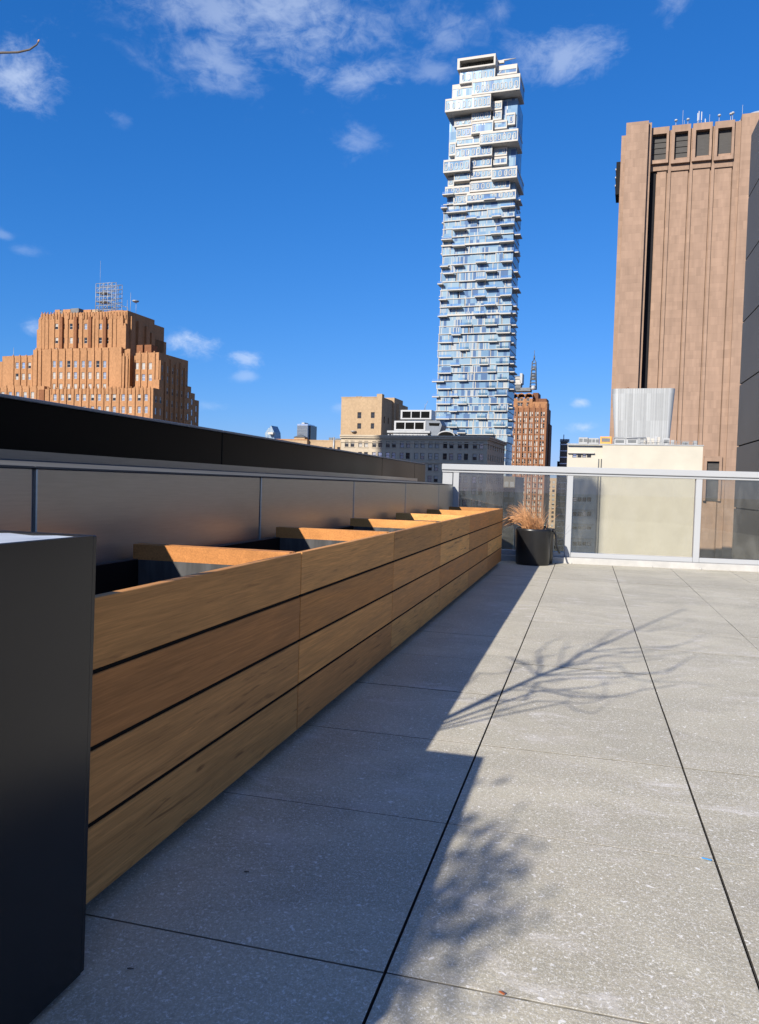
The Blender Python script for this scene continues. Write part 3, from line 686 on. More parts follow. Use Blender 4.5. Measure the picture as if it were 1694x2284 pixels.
# crown frame
u0, z1 = T2(515, 192, -3); u1 = T2(1055, 192, -3)[0]; z0 = T2(515, 350, -3)[1]; m = MB(); t_ = 1.15
m.box(u0, u1, -3, 18, z1-t_, z1); m.box(u0, u1, -3, 18, z0, z0+t_*.6); m.box(u0, u0+t_, -3, 18, z0+t_*.6, z1-t_); m.box(u1-t_*.7, u1, -3, 18, z0+t_*.6, z1-t_)
b.part('crown_frame', M_conc, m)
m = MB(); m.box(u0+t_, u1-t_*.7, 5, 6, z0+t_*.6, z1-t_-.02); b.part('crown_screen', M_mechd, m)
m = MB()
for i in range(14): x = u0+2.6+i*.98; m.box(x, x+.7, -1, 2, z0+1.2, z1-2.3)
m.box(u0+2.6, u0+16.2, -.6, 2.1, z1-3.6, z1-2.2); b.part('crown_louvre', M_void, m)
m = MB(); ua, za = T2(1080, 245, 4); ub, zb_ = T2(1180, 215, 4); uc, zc = T2(1345, 185, 4); m.tube([(ua, 4, za), (ub, 4, zb_), (uc, 4, zc)], [.5, .45, .12], 8); m.box(ua, ub, 3.4, 4.6, za-.8, za+.5); b.part('roof_crane', M_conc, m)
module(550, 1050, 355, 548, 1.6, 6, oval=[600, 680, 757, 835, 912, 992]); module(1070, 1362, 300, 432, -.5, 1, oval=[1115], top=2.0)
module(722, 1402, 488, 712, 5.2, 9, oval=[805, 880, 945, 1035, 1090, 1145, 1200, 1275, 1350], top=1.5, dep=9)
module(443, 735, 565, 760, .2, 1, oval=[548], top=2.2, dep=20); module(343, 988, 768, 952, 5.2, 9, oval=[390, 463, 538, 610, 683, 768, 838, 898, 955], dep=11)
module(1008, 1148, 800, 922, 1.5, 2, oval=[1040, 1100]); module(1020, 1145, 930, 1068, 1., 1, oval=[1075]); module(1200, 1335, 965, 1135, .2, 1, oval=[1280], dep=20)
module(718, 990, 938, 1085, 1.6, 4, oval=[742, 800, 862, 932]); module(472, 716, 1060, 1162, .6, 3); module(718, 1022, 1095, 1258, 2.4, 1, oval=[757]); module(500, 716, 1170, 1318, .2, 3, oval=[540, 605, 668])
module(1038, 1218, 1075, 1195, .9, 0); module(832, 1374, 1240, 1412, 5.2, 8, oval=[866, 930, 998, 1050, 1112, 1182, 1250, 1325], dep=9); module(498, 834, 1325, 1432, .2, 1, oval=[556]); module(398, 492, 1382, 1570, 1.1, 1, dep=20)
module(482, 1008, 1448, 1615, 3.2, 7, oval=[520, 592, 665, 740, 812, 888, 962]); module(1028, 1218, 1455, 1578, .9, 2); module(318, 694, 1632, 1812, 4.4, 5, oval=[358, 430, 502, 574, 648], dep=16)
module(696, 1004, 1605, 1748, 1.6, 3, oval=[757, 880, 952]); module(1026, 1218, 1590, 1700, .9, 0); module(998, 1360, 1745, 1905, 4.3, 5, oval=[1042, 1122, 1202, 1266, 1325], dep=18); module(468, 694, 1800, 1935, 2.2, 2, oval=[524, 672])
module(692, 1000, 1770, 1905, 1.7, 4); module(383, 468, 1882, 2005, .5, 1, dep=20); module(690, 1262, 1935, 2085, 1.2, 7, oval=[727, 800, 877, 952, 1030, 1112, 1184]); module(340, 692, 2012, 2130, 1.3, 3, oval=[452, 524, 598])
module(648, 1342, 2105, 2235, 1.7, 8, oval=[725, 770, 842, 1030, 1132, 1205, 1275]); module(458, 652, 2118, 2270, .7, 3)
# regular floors below
ref = [450.4, 468.5, 488.1, 506.2, 525.1, 543.2, 564.5, 587.3, 604.6, 625, 643.9, 663.6, 681.7, 699.8, 725.2, 742.6, 762, 779.4, 795.9, 812.3, 829.8, 848.2, 865.6, 883, 899.5, 916, 933.4, 951.8, 968.3, 984.7, 1002]
zs = [b.at(1052, y)[1] for y in ref]
for i in range(16): zs.append(zs[-1]-3.5)
for i in range(len(zs)-1):
    z1, z0 = zs[i], zs[i+1]; m = MB(); f = min(1., max(0., (ref[i] if i < len(ref) else 1002)-450)/550)
    ul, ur = GL+(.2-.9*f)+rr.uniform(-.3, .3), GR+(-.2+.2*f)+rr.uniform(-.4, .2); sp = .66 if i in (5, 13) else (.34 if i < 14 else .27)
    m.box(ul-.25, ur+.15, -.28-(.5 if i in (5, 13) else 0), DEP, z1-sp, z1, 1)
    cuts = sorted(rr.uniform(ul+3, ur-3) for _ in range(3)); cuts = [ul]+cuts+[ur]
    for k in range(len(cuts)-1):
        if cuts[k+1]-cuts[k] < .8: continue
        p = rr.choice((0, .15, .45, .8)); m.box(cuts[k]+.02, cuts[k+1]-.02, p, DEP-.2, z0+.002, z1-sp-.002, rr.choice((0, 2)) if i < 14 else rr.choice((2, 2, 0)))
        m.box(cuts[k], cuts[k]+.3, p-.25, p+.3, z0+.002, z1-sp-.002, 1)
    b.part('storey', [M_tg1, M_conc, M_tg2], m)
def balcony(u0, u1, z, v0=-2.4, v1=.4):
    m = MB(); m.box(u0, u1, v0, v1, z-.32, z+.1, 0); m.box(u0+.05, u1-.05, v0+.03, v0+.09, z+.12, z+1.15, 1); b.part('balcony', [M_conc, M_bal], m)
for (x0, x1, y) in ((300, 455, 212), (885, 1050, 280), (1125, 1330, 385), (280, 365, 400), (355, 635, 462), (640, 775, 548), (1000, 1130, 518), (1115, 1320, 635), (445, 630, 700), (985, 1120, 768), (285, 435, 850), (1105, 1310, 880), (440, 620, 940),
                   (770, 920, 1170), (450, 590, 1205), (1130, 1290, 1160), (265, 380, 1232), (905, 1070, 1295), (310, 460, 1332), (765, 915, 1415), (1130, 1285, 1400), (900, 1065, 1532), (375, 575, 1565), (230, 305, 1478), (755, 905, 1655), (1115, 1275, 1640),
                   (250, 360, 1700), (890, 1055, 1775), (365, 565, 1802), (740, 900, 1905), (1110, 1270, 1900), (235, 370, 1938)):
    u0, z = T3(x0, y, -2.4); u1 = T3(x1, y, -2.4)[0]; balcony(u0, u1, z, -2.6 if x1-x0 < 210 else -2.2, .4 if x0 > 290 else 3.5)
for (x0, x1, y) in ((440, 580, 128), (730, 870, 122), (345, 450, 235), (865, 1020, 213), (205, 350, 325), (770, 875, 312), (435, 545, 408), (865, 1010, 398), (200, 345, 498), (330, 440, 588), (665, 770, 578), (855, 1005, 573), (190, 340, 678), (755, 860, 663),
                   (420, 525, 763), (875, 990, 753), (120, 260, 775), (180, 335, 858), (750, 850, 853), (325, 420, 943), (650, 760, 938), (840, 985, 933), (120, 200, 950), (170, 330, 1033), (410, 520, 1033), (320, 410, 1118), (830, 980, 1113), (640, 745, 1200),
                   (160, 320, 1205), (310, 410, 1298), (830, 970, 1293), (410, 505, 1365), (735, 830, 1383)):
    u0, z = T4(x0, y, -1.9); u1 = T4(x1, y, -1.9)[0]; balcony(u0, u1, z, -1.35)
for y in (270, 510, 760, 1010, 1290, 1530, 1780, 1880):
    z = T3(1360, y)[1]; balcony(GR-.3, GR+rr.uniform(1.6, 2.6), z, 1.5, rr.uniform(7, 12))
for y in (120, 215, 325, 490, 565, 660, 765, 860, 1035, 1075, 1215, 1300, 1390):
    z = T4(1040, y)[1]; balcony(GR-.3, GR+rr.uniform(1.2, 2.2), z, 1., rr.uniform(6, 12))
for y in (400, 590, 790, 1030, 1420, 1640): z = T3(280, y)[1]; balcony(GL-rr.uniform(1.0, 2.0), GL+.4, z, 2., rr.uniform(6, 10))

# --- brown windowless stone tower on the right
b = Bld('stone_tower', 'huge windowless pinkish brown stone slab tower with four dark square vents near the top', 'skyscraper', 1487, 600, 248)
G6 = lambda x, y, v=0: b.at(1340+x/4.667, 220+y/4.667, v)
GV = 0.
uA0, zA = G6(272, 250, -5); uA1 = G6(505, 250, -5)[0]; uA2 = G6(538, 250, -3.2)[0]
um0 = G6(583, 750)[0]; um1 = G6(1372, 750)[0]; zM = G6(900, 285)[1]
m = MB(); m.box(um0-2.6, um1+3, .6, 30, 0, zM-.6); b.part('body', M_granite, m)
m = MB(); m.box(uA0, uA1, -5, 20, 0, zA, 0); m.box(uA1+.002, uA2, -3.4, 20, 0, zA-.02, 0); b.part('corner_shaft', M_granite, m)
uS, zS = G6(222, 385, -2.); m = MB(); m.box(uS, uA0-.002, -2., 28, 0, zS); b.part('side_shaft', M_granite, m)
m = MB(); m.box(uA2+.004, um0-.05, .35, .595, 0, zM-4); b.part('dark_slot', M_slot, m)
uR0 = G6(1402, 300, -1.2)[0]; zR = G6(1430, 172, -1.2)[1]; m = MB(); m.box(uR0, uR0+1.8, -.6, 25, 0, zR-1.5); m.box(uR0+1.802, uR0+26, -1.8, 28, 0, zR); b.part('corner_shaft', M_granite, m)
gx = [583, 693, 918, 1143, 1372]; ug = [G6(x, 750)[0] for x in gx]
for i in range(4):
    a, c = ug[i], ug[i+1]; m = MB(); zt = zM-9.6
    m.box(a+.28, c-.14, 0, .595, 0, zt); b.part('stone_bay', M_granite, m)
wx = [(545, 692, 372, 640), (778, 916, 345, 632), (998, 1142, 325, 608), (1228, 1374, 305, 598)]
for i, (x0, x1, y0, y1) in enumerate(wx):
    a0, zt = G6(x0, y0, -1.6); a1 = G6(x1, y0, -1.6)[0]; zb = G6(x0, y1, -1.6)[1]; f = .9
    m = MB(); A0, A1, Zb, Zt = a0-f, a1+f*.8, zb-1.1, zt+2.1
    m.box(A0, a0, -1.6, .6, zb, zt); m.box(a1, A1, -1.6, .6, zb, zt); m.box(A0, A1, -1.6, .6, zt, Zt); m.box(A0, A1, -1.6, .6, Zb, zb)
    m.prism([(A0, Zb-1.9), (A1, Zb-1.9), (A1, Zb-.003), (A0, Zb-.003)], -.5, .6, 1)
    vs = b.part('vent_surround', [M_granite, M_granite_d], m)
    m = MB(); m.box(a0+.002, a1-.002, .1, .5, zb+.002, zt-.002)
    for k in range(3 if i < 2 else 0): z = zb+(zt-zb)*(.3+.22*k); m.box(a0+.01, a1-.01, -.15, .09, z, z+.18)
    b.part('vent', M_louver, m, vs)
    if i:
        m = MB(); gu = ug[i]; m.box(gu+.32, gu+1.15, -.55, -.003, 0, Zt-.9); b.part('stone_fin', M_granite, m)
# protruding side vent
v0, z0 = b.side(1340+205/4.667, 220+1010/4.667, uS); v1, z1 = b.side(1340+222/4.667, 220+745/4.667, uS); m = MB(); m.box(uS-1.5, uS-.002, 4, 12, z0, z1, 0)
for k in range(3): z = z0+(z1-z0)*(.25+.25*k); m.box(uS-1.7, uS-1.49, 3.9, 12, z, z+.5, 1)
b.part('side_vent', [M_slot, M_conc], m)
x0, z1 = b.at(1340+1085/4.667, 640+1760/4.667, -1.5); x1 = b.at(1340+1272/4.667, 640+1760/4.667, -1.5)[0]; z0 = z1-14; m = MB(); f = .8
m.box(x0, x0+f, -1.5, 0, z0, z1); m.box(x1-f, x1, -1.5, 0, z0, z1); m.box(x0+f, x1-f, -1.5, 0, z1-1.6, z1); vs = b.part('vent_surround', M_granite, m)
m = MB(); m.box(x0+f, x1-f, -.4, -.05, z0, z1-1.62); b.part('vent', M_louver, m, vs)
m = MB(); uc = G6(1600, 160, 12); m.lathe([(9*math.cos(t*math.pi/20), 9*math.sin(t*math.pi/20)) for t in range(11)], (uc[0]+1.5, 12, zR-3.2), 36); b.part('dome', M_white, m)
m = MB(); m.box(um0+3, um1-1, 8, 20, zM-.6, zM+.6); b.part('roof_hut', M_white, m)
for (x, y, h, kd) in ((285, 250, 2.4, 1), (330, 250, 3, 0), (412, 245, 4, 0), (785, 292, 3.4, 1), (855, 285, 8, 0), (872, 285, 3, 0), (910, 285, 3.6, 1), (1010, 272, 6, 2), (1022, 272, 7, 2), (1050, 270, 6.6, 2), (1090, 270, 3, 2), (1135, 265, 5, 0), (1235, 255, 4.2, 1), (1355, 245, 4.4, 1), (1375, 245, 5, 1), (1478, 168, 5, 0)):
    u, z = G6(x, y, 1.5); m = MB(); z = min(z, zA if x < 500 else z); m.tube([(u, 1.5, z-1.4), (u, 1.5, z+h*.62)], .08 if kd else .05, 6)
    if kd == 1: m.lathe([(0, .4), (.4, .28), (.5, 0), (.4, -.2), (0, -.3)], (u, 1.2, z+h*.55), 12)
    if kd == 2: m.box(u-.12, u+.12, 1.3, 1.6, z+h*.2, z+h*.6)
    b.part('antenna', M_white, m)
b.flush()

PBX = 5.62
# --- dark grey panelled building at the right edge
r = empty('panelled_building', (PBX, 33, STREET)); tag(r, 'windowless building clad in big dark grey metal panels at the right edge, beyond the railing', 'building')
m = MB(); m.box(.06, 16, -20.9, -.06, 0, 45+14.6); m.build('core', M_slot, r)
H = 2.395; zt = 45+14.66
for i in range(8):
    z1 = zt-i*H; z0 = z1-H+.05
    for k in range(8):
        y1 = -2.62*k; y0 = y1-2.62+(.012 if k else .0); mm = MB(); mm.box(0, .055, y0, y1-(.0), z0 if i < 7 else 20, z1, 0); mm.build('facade_panel', M_wall_dk, r)
m = MB()
for i in range(8): z1 = zt-i*H; m.box(.06, 16, -.055, -.0, z1-H+.05 if i < 7 else 20, z1)
m.build('end_cladding', M_conc, r)

# --- orange brick stepped building on the left
b = Bld('brick_building', 'broad stepped orange brick tower with vertical piers and a bare sign frame on its roof', 'skyscraper', 190, 840, 310)
O = lambda x, y, v=0: b.at(x/3.304, 600+y/3.304, v)
Os = lambda x, y, u: b.side(x/3.304, 600+y/3.304, u)
cop = M_redtop
def omass(x0, x1, yt, v, xside, z0=0, wins=None, sws=None, seed=1, sidey=None):
    u0, zt = O(x0, yt, v); u1 = O(x1, yt, v)[0]; d = max(3., Os(xside, sidey or yt+40, u1)[0]-v); d = min(d, 60)
    block(b, M_orange, u0, u1, v, v+d, z0, zt, wins or (), sws(u1, v, d) if sws else (), seed=seed, styles=('grey', 'gb', 'blind', 'half', 'grey')); return u0, u1, v, d, zt
def ow(xs, ys, v, wpx=24, hpx=48, st=None):
    L = []
    for (yt, stt) in ys:
        for i, x in enumerate(xs):
            u0, z1 = O(x-wpx/2, yt, v); u1 = O(x+wpx/2, yt, v)[0]; z0 = z1-hpx/3.304*310/1738; L.append((u0, u1, z0, z1, stt[i % len(stt)]) if stt else (u0, u1, z0, z1))
    return L
def sidewin(px_cols, ys, wm=1.3, hm=2.6):
    def f(u1, v, d):
        L = []
        for y in ys:
            z1 = O(1130, y, v)[1]
            for q in px_cols: L.append((v+d*q-wm/2, v+d*q+wm/2, z1-hm, z1))
        return L
    return f
def piers(xs, yt, yb, v, w=.9, p=.55, mat=None):
    p *= .7
    for x in xs:
        u, z1 = O(x, yt, v); z0 = O(x, yb, v)[1]; m = MB(); m.box(u-w/2, u+w/2, v-p, v-.003, z0, z1); m.box(u-w*.3, u+w*.3, v-p*.8, v-.003, z1, z1+1.0); b.part('pier', mat or M_orange, m)
VE, VB, VA = 0., 8., 10.
# lower front block (nearest)
fx = [405, 460, 512, 572, 622, 682, 732, 792, 842, 908, 960, 1026, 1077]
e = omass(332, 1130, 884, VE, 1205, wins=ow(fx, [(922, ['grey', 'gb', 'half']), (1012, ['grey', 'blind', 'grey']), (1098, None)], VE), sws=sidewin((.3, .75), (930, 1018, 1100)), seed=2)
piers([360, 432, 486, 542, 597, 652, 707, 762, 817, 875, 934, 993, 1052, 1105], 890, 1240, VE)
piers([352+28*i for i in range(28)], 884, 922, VE, .5, .35, M_redtop)
omass(-330, 326, 870, VE+1, 330, seed=3, wins=ow([20, 75, 130, 185, 240], [(905, None), (1000, None)], VE+1)); piers([-5, 48, 102, 158, 212, 268], 875, 1240, VE+1)
m = MB(); a0, z1 = O(290, 880, VE); a1 = O(330, 880, VE)[0]; m.box(a0, a1, VE-.4, VE+.98, z1-8, z1-.5); b.part('arched_bay', M_orange_d, m)
# left wing, centre block, right wing
omass(18, 250, 642, VB+3, 252, wins=ow([126, 173, 219], [(688, ['grey', 'blue', 'half']), (770, ['low', 'blind', 'gb'])], VB+3), seed=4)
omass(-300, 16, 690, VB+4, 20, seed=5); piers([100, 149, 196, 240], 650, 870, VB+3)
cx = [400, 448, 507, 556, 614, 663, 722, 771]
omass(245, 895, 594, VB, 1000, wins=ow(cx, [(676, ['grey', 'grey', 'dark', 'grey']), (760, ['blind', 'blind', 'blind', 'grey']), (845, ['blind'])], VB, 24, 50), seed=6)
omass(880, 960, 590, VB+1.5, 1000, seed=7); omass(930, 1000, 640, VB+3.5, 1010, seed=77)
piers([375, 424, 478, 532, 585, 638, 693, 746, 798], 600, 880, VB, .9, .6); piers([270, 300], 600, 880, VB, 1.3, .6); piers([895, 915, 940], 640, 880, VB-.1, 1.0, .6)
omass(1002, 1172, 618, VB-2, 1388, wins=ow([1012, 1058, 1108], [(690, ['blind']), (775, ['blind', 'grey', 'gb'])], VB-2), sws=sidewin((.12, .3, .47, .63, .8, .95), (700, 775, 860, 950, 1040, 1110)), seed=8)
piers([1035, 1085, 1140], 624, 880, VB-2)
# low steps running back on the right
for (xa, xs, yt, vv) in ((1172, 1205, 815, VE+1.5),):
    omass(1125, xa+2, yt, VB-3, xs, seed=9)
u1 = O(1172, 618, VB-2)[0]
for k, (xe, yt) in enumerate(((1420, 868), (1447, 918), (1477, 970))):
    v1 = Os(xe, yt+40, u1-.5*k)[0]; v0 = v1-7; zt = O(1172, 618, VB-2)[1]*0 + Os(xe, yt, u1-.5*k)[1]
    m = MB(); wall(m, 'y', 14, v1, 0, zt, u1-.5*k-.7, [(v1-2.6-3.4*j, v1-1.2-3.4*j, zt-5-4.6*i, zt-2.4-4.6*i) for i in range(4) for j in range(2)]); m.box(u1-24, u1-.5*k-1.16, 14, v1-.01, 0, zt-.02); b.part('wall', M_orange, m)
    for i in range(4):
        for j in range(2): b.window('y', v1-2.6-3.4*j, v1-1.2-3.4*j, zt-5-4.6*i, zt-2.4-4.6*i, u1-.5*k-.92, 'grey')
for q in (.04, .21, .385, .55, .715, .875):
    z1 = O(1172, 618, VB-2)[1]; d = Os(1388, 660, u1)[0]-(VB-2); m = MB(); v = VB-2+d*q; m.box(u1+.003, u1+.6, v-.5, v+.5, 0, z1-rr.uniform(1, 4)); b.part('pier', M_orange, m)
# top block
tops = ow([418, 466, 525, 573, 632, 740, 792], [(402, ['half', 'dark', 'dark', 'grey', 'grey', 'grey', 'grey']), (505, ['half', 'gb', 'blind', 'blind', 'dark', 'dark', 'dark']), (580, ['blind', 'dark', 'blind', 'blind', 'dark', 'dark', 'dark'])], VA, 22, 44)
u0, u1, v, d, zt = omass(300, 940, 335, VA, 1140, wins=tops, seed=10, sidey=380)
omass(284, 300.5, 370, VA+2, 302, seed=11); omass(272, 284.5, 445, VA+3, 286, seed=12)
for (x0, yt, yb, p) in ((300, 375, 590, .5), (322, 345, 590, .3), (350, 345, 590, .4), (395, 345, 590, .5), (495, 345, 590, .6), (602, 345, 590, .6), (690, 345, 590, .5), (720, 345, 590, .4), (820, 345, 590, .5), (850, 345, 590, .4), (880, 345, 590, .4), (905, 360, 590, 1.2), (928, 420, 590, 1.4)):
    piers([x0], yt, yb, VA, 1.6, p)
for x in (445, 551, 658, 767):
    a0, z1 = O(x-11, 350, VA-1.2); a1 = O(x+11, 350, VA-1.2)[0]; z0 = O(x, 622, VA)[1]; m = MB(); m.box(a0, a1, VA-.9, VA-.003, z0, z1); b.part('dark_pier', M_orange_d, m)
piers([312+22*i for i in range(29)], 335, 368, VA, .6, .5, M_redtop)
m = MB()
for q, zz in ((.15, 2), (.4, 3), (.7, 4), (.9, 6)): m.box(u1+.003, u1+.9, VA+d*q-1.2, VA+d*q+1.2, 40, zt-zz)
b.part('side_piers', M_orange, m)
for (xe, yt) in ((1210, 432), (1226, 540)):
    v1 = Os(xe, yt+40, u1-.6)[0]; z1 = Os(xe, yt, u1-.6)[1]; m = MB(); m.box(u1-20, u1-.6, VA+d+.01, v1, 0, z1); b.part('wall', M_orange, m)
for (x0, x1, y0, mt) in ((405, 440, 300, M_orange), (465, 520, 298, M_orange), (522, 580, 290, M_mechd), (616, 672, 300, M_orange), (678, 722, 298, M_beige), (800, 905, 306, M_orange), (440, 462, 305, M_mechd)):
    a0, z1 = O(x0, y0, VA+4); a1 = O(x1, y0, VA+4)[0]; m = MB(); m.box(a0, a1, VA+4, VA+8, zt-.1, z1); b.part('roof_block', mt, m)
for (x0, x1, y0) in ((1008, 1052, 560), (1066, 1116, 558)):
    a0, z1 = O(x0, y0, VB); a1 = O(x1, y0, VB)[0]; zz = O(1100, 618, VB-2)[1]; m = MB(); m.box(a0, a1, VB, VB+4, zz-.1, z1); b.part('roof_block', M_orange_d, m)
# lattice sign frame
m = MB(); a0, z1 = O(720, 112, VA+5); a1 = O(868, 118, VA+5)[0]; z0 = zt-.2; a2 = O(910, 262, VA+5)[0]; zc = O(910, 255, VA+5)[1]
for vv in (VA+4., VA+8.):
    nx = 5
    for i in range(nx+1):
        x = a0+(a1-a0)*i/nx; m.tube([(x, vv, z0), (x, vv, z1)], .16 if vv < VA+5 else .13, 4)
    for k in range(8):
        z = z0+(z1-z0)*k/7; m.tube([(a0, vv, z), (a1, vv, z)], .14, 4)
    m.tube([(a1, vv, zc), (a2, vv, zc-1)], .12, 4); m.tube([(a1, vv, zc-4), (a2, vv, zc-4)], .12, 4); m.tube([(a2, vv, z0), (a2, vv, zc-1)], .12, 4)
for i in range(6):
    x = a0+(a1-a0)*i/5
    for k in range(7):
        z = z0+(z1-z0)*k/7; m.tube([(x, VA+4, z), (x, VA+8, z+(z1-z0)/7)], .08, 3)
        if i < 5 and (k+i) % 2: m.tube([(x, VA+4, z), (x+(a1-a0)/5, VA+4, z+(z1-z0)/7)], .09, 3)
for k in (3, 5): z = z0+(z1-z0)*k/7; m.box(a0, a0+(a1-a0)*.45, VA+4, VA+8, z-.1, z+.15)
b.part('sign_frame', M_mech, m)
for (x, h, kd) in ((735, 0, 3), (938, 4, 0), (962, 7, 0), (1003, 4, 1), (100, -57, 0)):
    u, z = O(x, 300 if x > 500 else 630, VA+6); m = MB(); zz = z if x != 735 else z1; m.tube([(u, VA+6, zz-3), (u, VA+6, zz+(10 if kd == 3 else max(h, 3)))], .05 if kd == 3 else .08, 5)
    if kd == 1: m.lathe([(0, .2), (1.1, .6), (1.5, 1.1), (1.2, .7), (0, .3)], (u, VA+5.6, zz+2.5), 16)
    b.part('antenna', M_mech, m)
b.flush(100, P_framel)

# --- grey stone office building, mostly in shade
b = Bld('office_building', 'long grey stone block with paired windows and a deep cornice, its left end in sun', 'office building', 900, 975, 250)
A5 = lambda x, y, v=0: b.at(560+x/2.7533, 840+y/2.7533, v)
A5s = lambda x, y, u: b.side(560+x/2.7533, 840+y/2.7533, u)
u0, zt = A5(555, 368); u1, zt2 = A5(1455, 376); dep = A5s(1560, 430, u1)[0]; zt = (zt+zt2)/2
pc = [606, 690, 776, 860, 947, 1036, 1123, 1213, 1304, 1397]; uc = [A5(x, 420)[0] for x in pc]; zr = [A5(1000, y)[1] for y in (437, 506, 575, 644, 713, 782, 850)]
zr += [zr[-1]-3.6*(i+1) for i in range(3)]
fw = []; styles = [['half', 'half', 'blind', 'blind', 'half', 'dark', 'half', 'half', 'blue', 'grey', 'blind', 'blind', 'blind', 'blind', 'dark', 'half', 'half', 'dark', 'half', 'grey'],
                   ['half', 'dark', 'dark', 'dark', 'grey', 'blue', 'blue', 'blue', 'blue', 'dark', 'blind', 'gb', 'blind', 'blind', 'dark', 'grey', 'blue', 'dark', 'half', 'grey']]
for j, z in enumerate(zr):
    for i, c in enumerate(uc):
        for k, o_ in enumerate((-1.02, 1.02)):
            L = [c+o_-.66, c+o_+.66, z, z+1.98]
            L.append(styles[j][2*i+k] if j < 2 else rr.choice(('blind', 'grey', 'gb', 'dark', 'half', 'blue'))); fw.append(tuple(L))
fw.sort(key=lambda w: (w[2] < zr[6]+.1, -w[0] if w[2] < zr[2] else 0))
sw = [(dep*(i+.5)/8-.7, dep*(i+.5)/8+.7, z, z+1.98) for z in zr[:5] for i in range(8)]
block(b, M_grey, u0, u1, 0, dep, 0, zt, fw, sw, seed=3)
m = MB()
for (p, z0, z1) in ((.9, zt+.003, zt+.55), (.6, zt-.55, zt-.003), (.25, zt-1.9, zt-1.6)):
    m.box(u0-.2, u1+p, -p, -.003, z0, z1); m.box(u1+.003, u1+p-.003, 0., dep, z0, z1-.003)
m.box(u0-.2, u1+.4, -.0, dep, zt+.003, zt+.4); b.part('cornice', M_grey, m)
m = MB()
for z in (zr[2]+2.6, zr[4]+2.5, zr[6]+2.5): m.box(u0, u1+.3, -.3, -.003, z-.15, z+.15)
b.part('string_course', M_grey, m)
m = MB()
for c in uc:
    for z in zr[:5]: m.box(c-1.9, c+1.9, -.16, -.003, z-.24, z-.04)
b.part('sills', M_grey, m)
b.flush(100, P_frame)
roofz = zt+.4
# rooftop plant of that building
t_ = empty('rooftop_plant', b.o+b.e2*10, b.rz); tag(t_, 'two tier white framed plant room with black louvres on the grey stone block', 'rooftop plant')
A8 = lambda x, y, v=10.: b.at(860+x/8.26, 880+y/8.26, v)
def fr(x0, x1, y0, y1, xs, name, v=10.):
    a0, z1 = A8(x0, y0, v); a1 = A8(x1, y0, v)[0]; z0 = A8(x0, y1, v)[1]; V = v-10; m = MB(); f = .32
    m.box(a0, a1, V, V+.5, z1-.55, z1); m.box(a0, a1, V, V+.5, z0, z0+.45)
    for i in range(4): x = a0+(a1-a0-f)*i/3; m.box(x, x+f, V+.003, V+.5, z0+.45, z1-.55)
    m.box(a1+.003, a1+.3, V, V+6, z0, z1); m.box(a0-.3, a0-.003, V, V+6, z0, z1); m.build(name, M_white, t_)
    m = MB(); m.box(a0+.05, a1-.05, V+.3, V+6, z0+.05, z1-.05)
    for i in range(3):
        for k in range(3): zz = z0+.7+k*.55; x = a0+(a1-a0)*i/3; m.box(x+.4, x+(a1-a0)/3-.2, V+.22, V+.29, zz, zz+.1)
    m.build('louvre', M_void, t_)
    return a0, a1, z0, z1
fr(300, 835, 282, 455, 0, 'upper_frame', 14.); la, lb, lz0, lz1 = fr(182, 728, 482, 660, 0, 'lower_frame')
m = MB(); a0, z1 = A8(40, 662); a1 = A8(835, 662)[0]; m.box(a0, a1, -.6, 6, z1-.8, z1, 0, .5, .1); m.box(a0+2, a1-1, 0, 5, roofz, z1-.802); m.build('base_slab', M_mech, t_)
m = MB(); pl = [A8(x, y) for x, y in ((730, 470), (1000, 480), (1040, 560), (1000, 680), (960, 770), (900, 770), (730, 690))]; m.prism([(x, z) for x, z in pl][::-1], .2, 7); m.build('curved_housing', M_hous, t_)
m = MB(); pl = [A8(x, y) for x, y in ((800, 520), (1000, 525), (985, 575), (810, 570))]; m.prism(pl[::-1], .05, .196); m.build('dark_opening', M_void, t_)
m = MB(); k = 12; pts = []
for i in range(k+1): th = math.pi*i/k; pts.append(A8(1128-155*math.cos(th), 765-85*math.sin(th)))
m.prism(pts[::-1], -.4, 5); m.build('vault', M_void, t_)
m = MB(); m.tube([(x, -.5, z) for x, z in pts], .28, 6); m.build('vault_rim', M_mech, t_)
m = MB()
for x in (60, 120, 185, 255, 310, 370, 440, 500, 580, 630, 685, 750): u, z = A8(x, 765, 7.); m.lathe([(0, 1.0), (.3, .85), (.34, 0)], (u, -3, roofz), 8)
tag(m.build('vent_caps', M_white, t_), kind='stuff')
m = MB(); u, z = A8(700, 275, 14); m.tube([(u, 5, z), (u+1.2, 5, z+3)], .06, 4); m.tube([(u+.6, 5, z-1), (u+.2, 5, z+2)], .05, 4); m.build('antenna', M_mech, t_)

# --- beige block with a chimney behind it
b = Bld('tan_building', 'tan masonry block with four small windows and a corner chimney, above the grey stone block', 'building', 810, 930, 290)
A5 = lambda x, y, v=0: b.at(560+x/2.7533, 840+y/2.7533, v)
u0, zt = A5(557, 130); u1 = A5(800, 130)[0]; zb = A5(600, 420)[1]
fw = []
for (x0, x1, y0, y1, st) in ((655, 679, 218, 256, 'dark'), (738, 761, 218, 254, 'dark'), (654, 678, 286, 320, 'dark'), (737, 758, 286, 320, 'dark')):
    a0, z1 = A5(x0, y0); a1 = A5(x1, y0)[0]; z0 = A5(x0, y1)[1]; fw.append((a0, a1, z0, z1, st))
block(b, M_beige, u0, u1, 0, 14, 0, zt, fw, [(4, 5.4, zt-9, zt-6.5, 'dark'), (9, 10.4, zt-9, zt-6.5, 'dark')], coping=M_beige)
m = MB(); a0, z1 = A5(775, 106); a1 = A5(808, 106)[0]; m.box(a0, a1, -.25, 2.4, zb, z1, 0, .5, .05); b.part('chimney', M_beige, m)
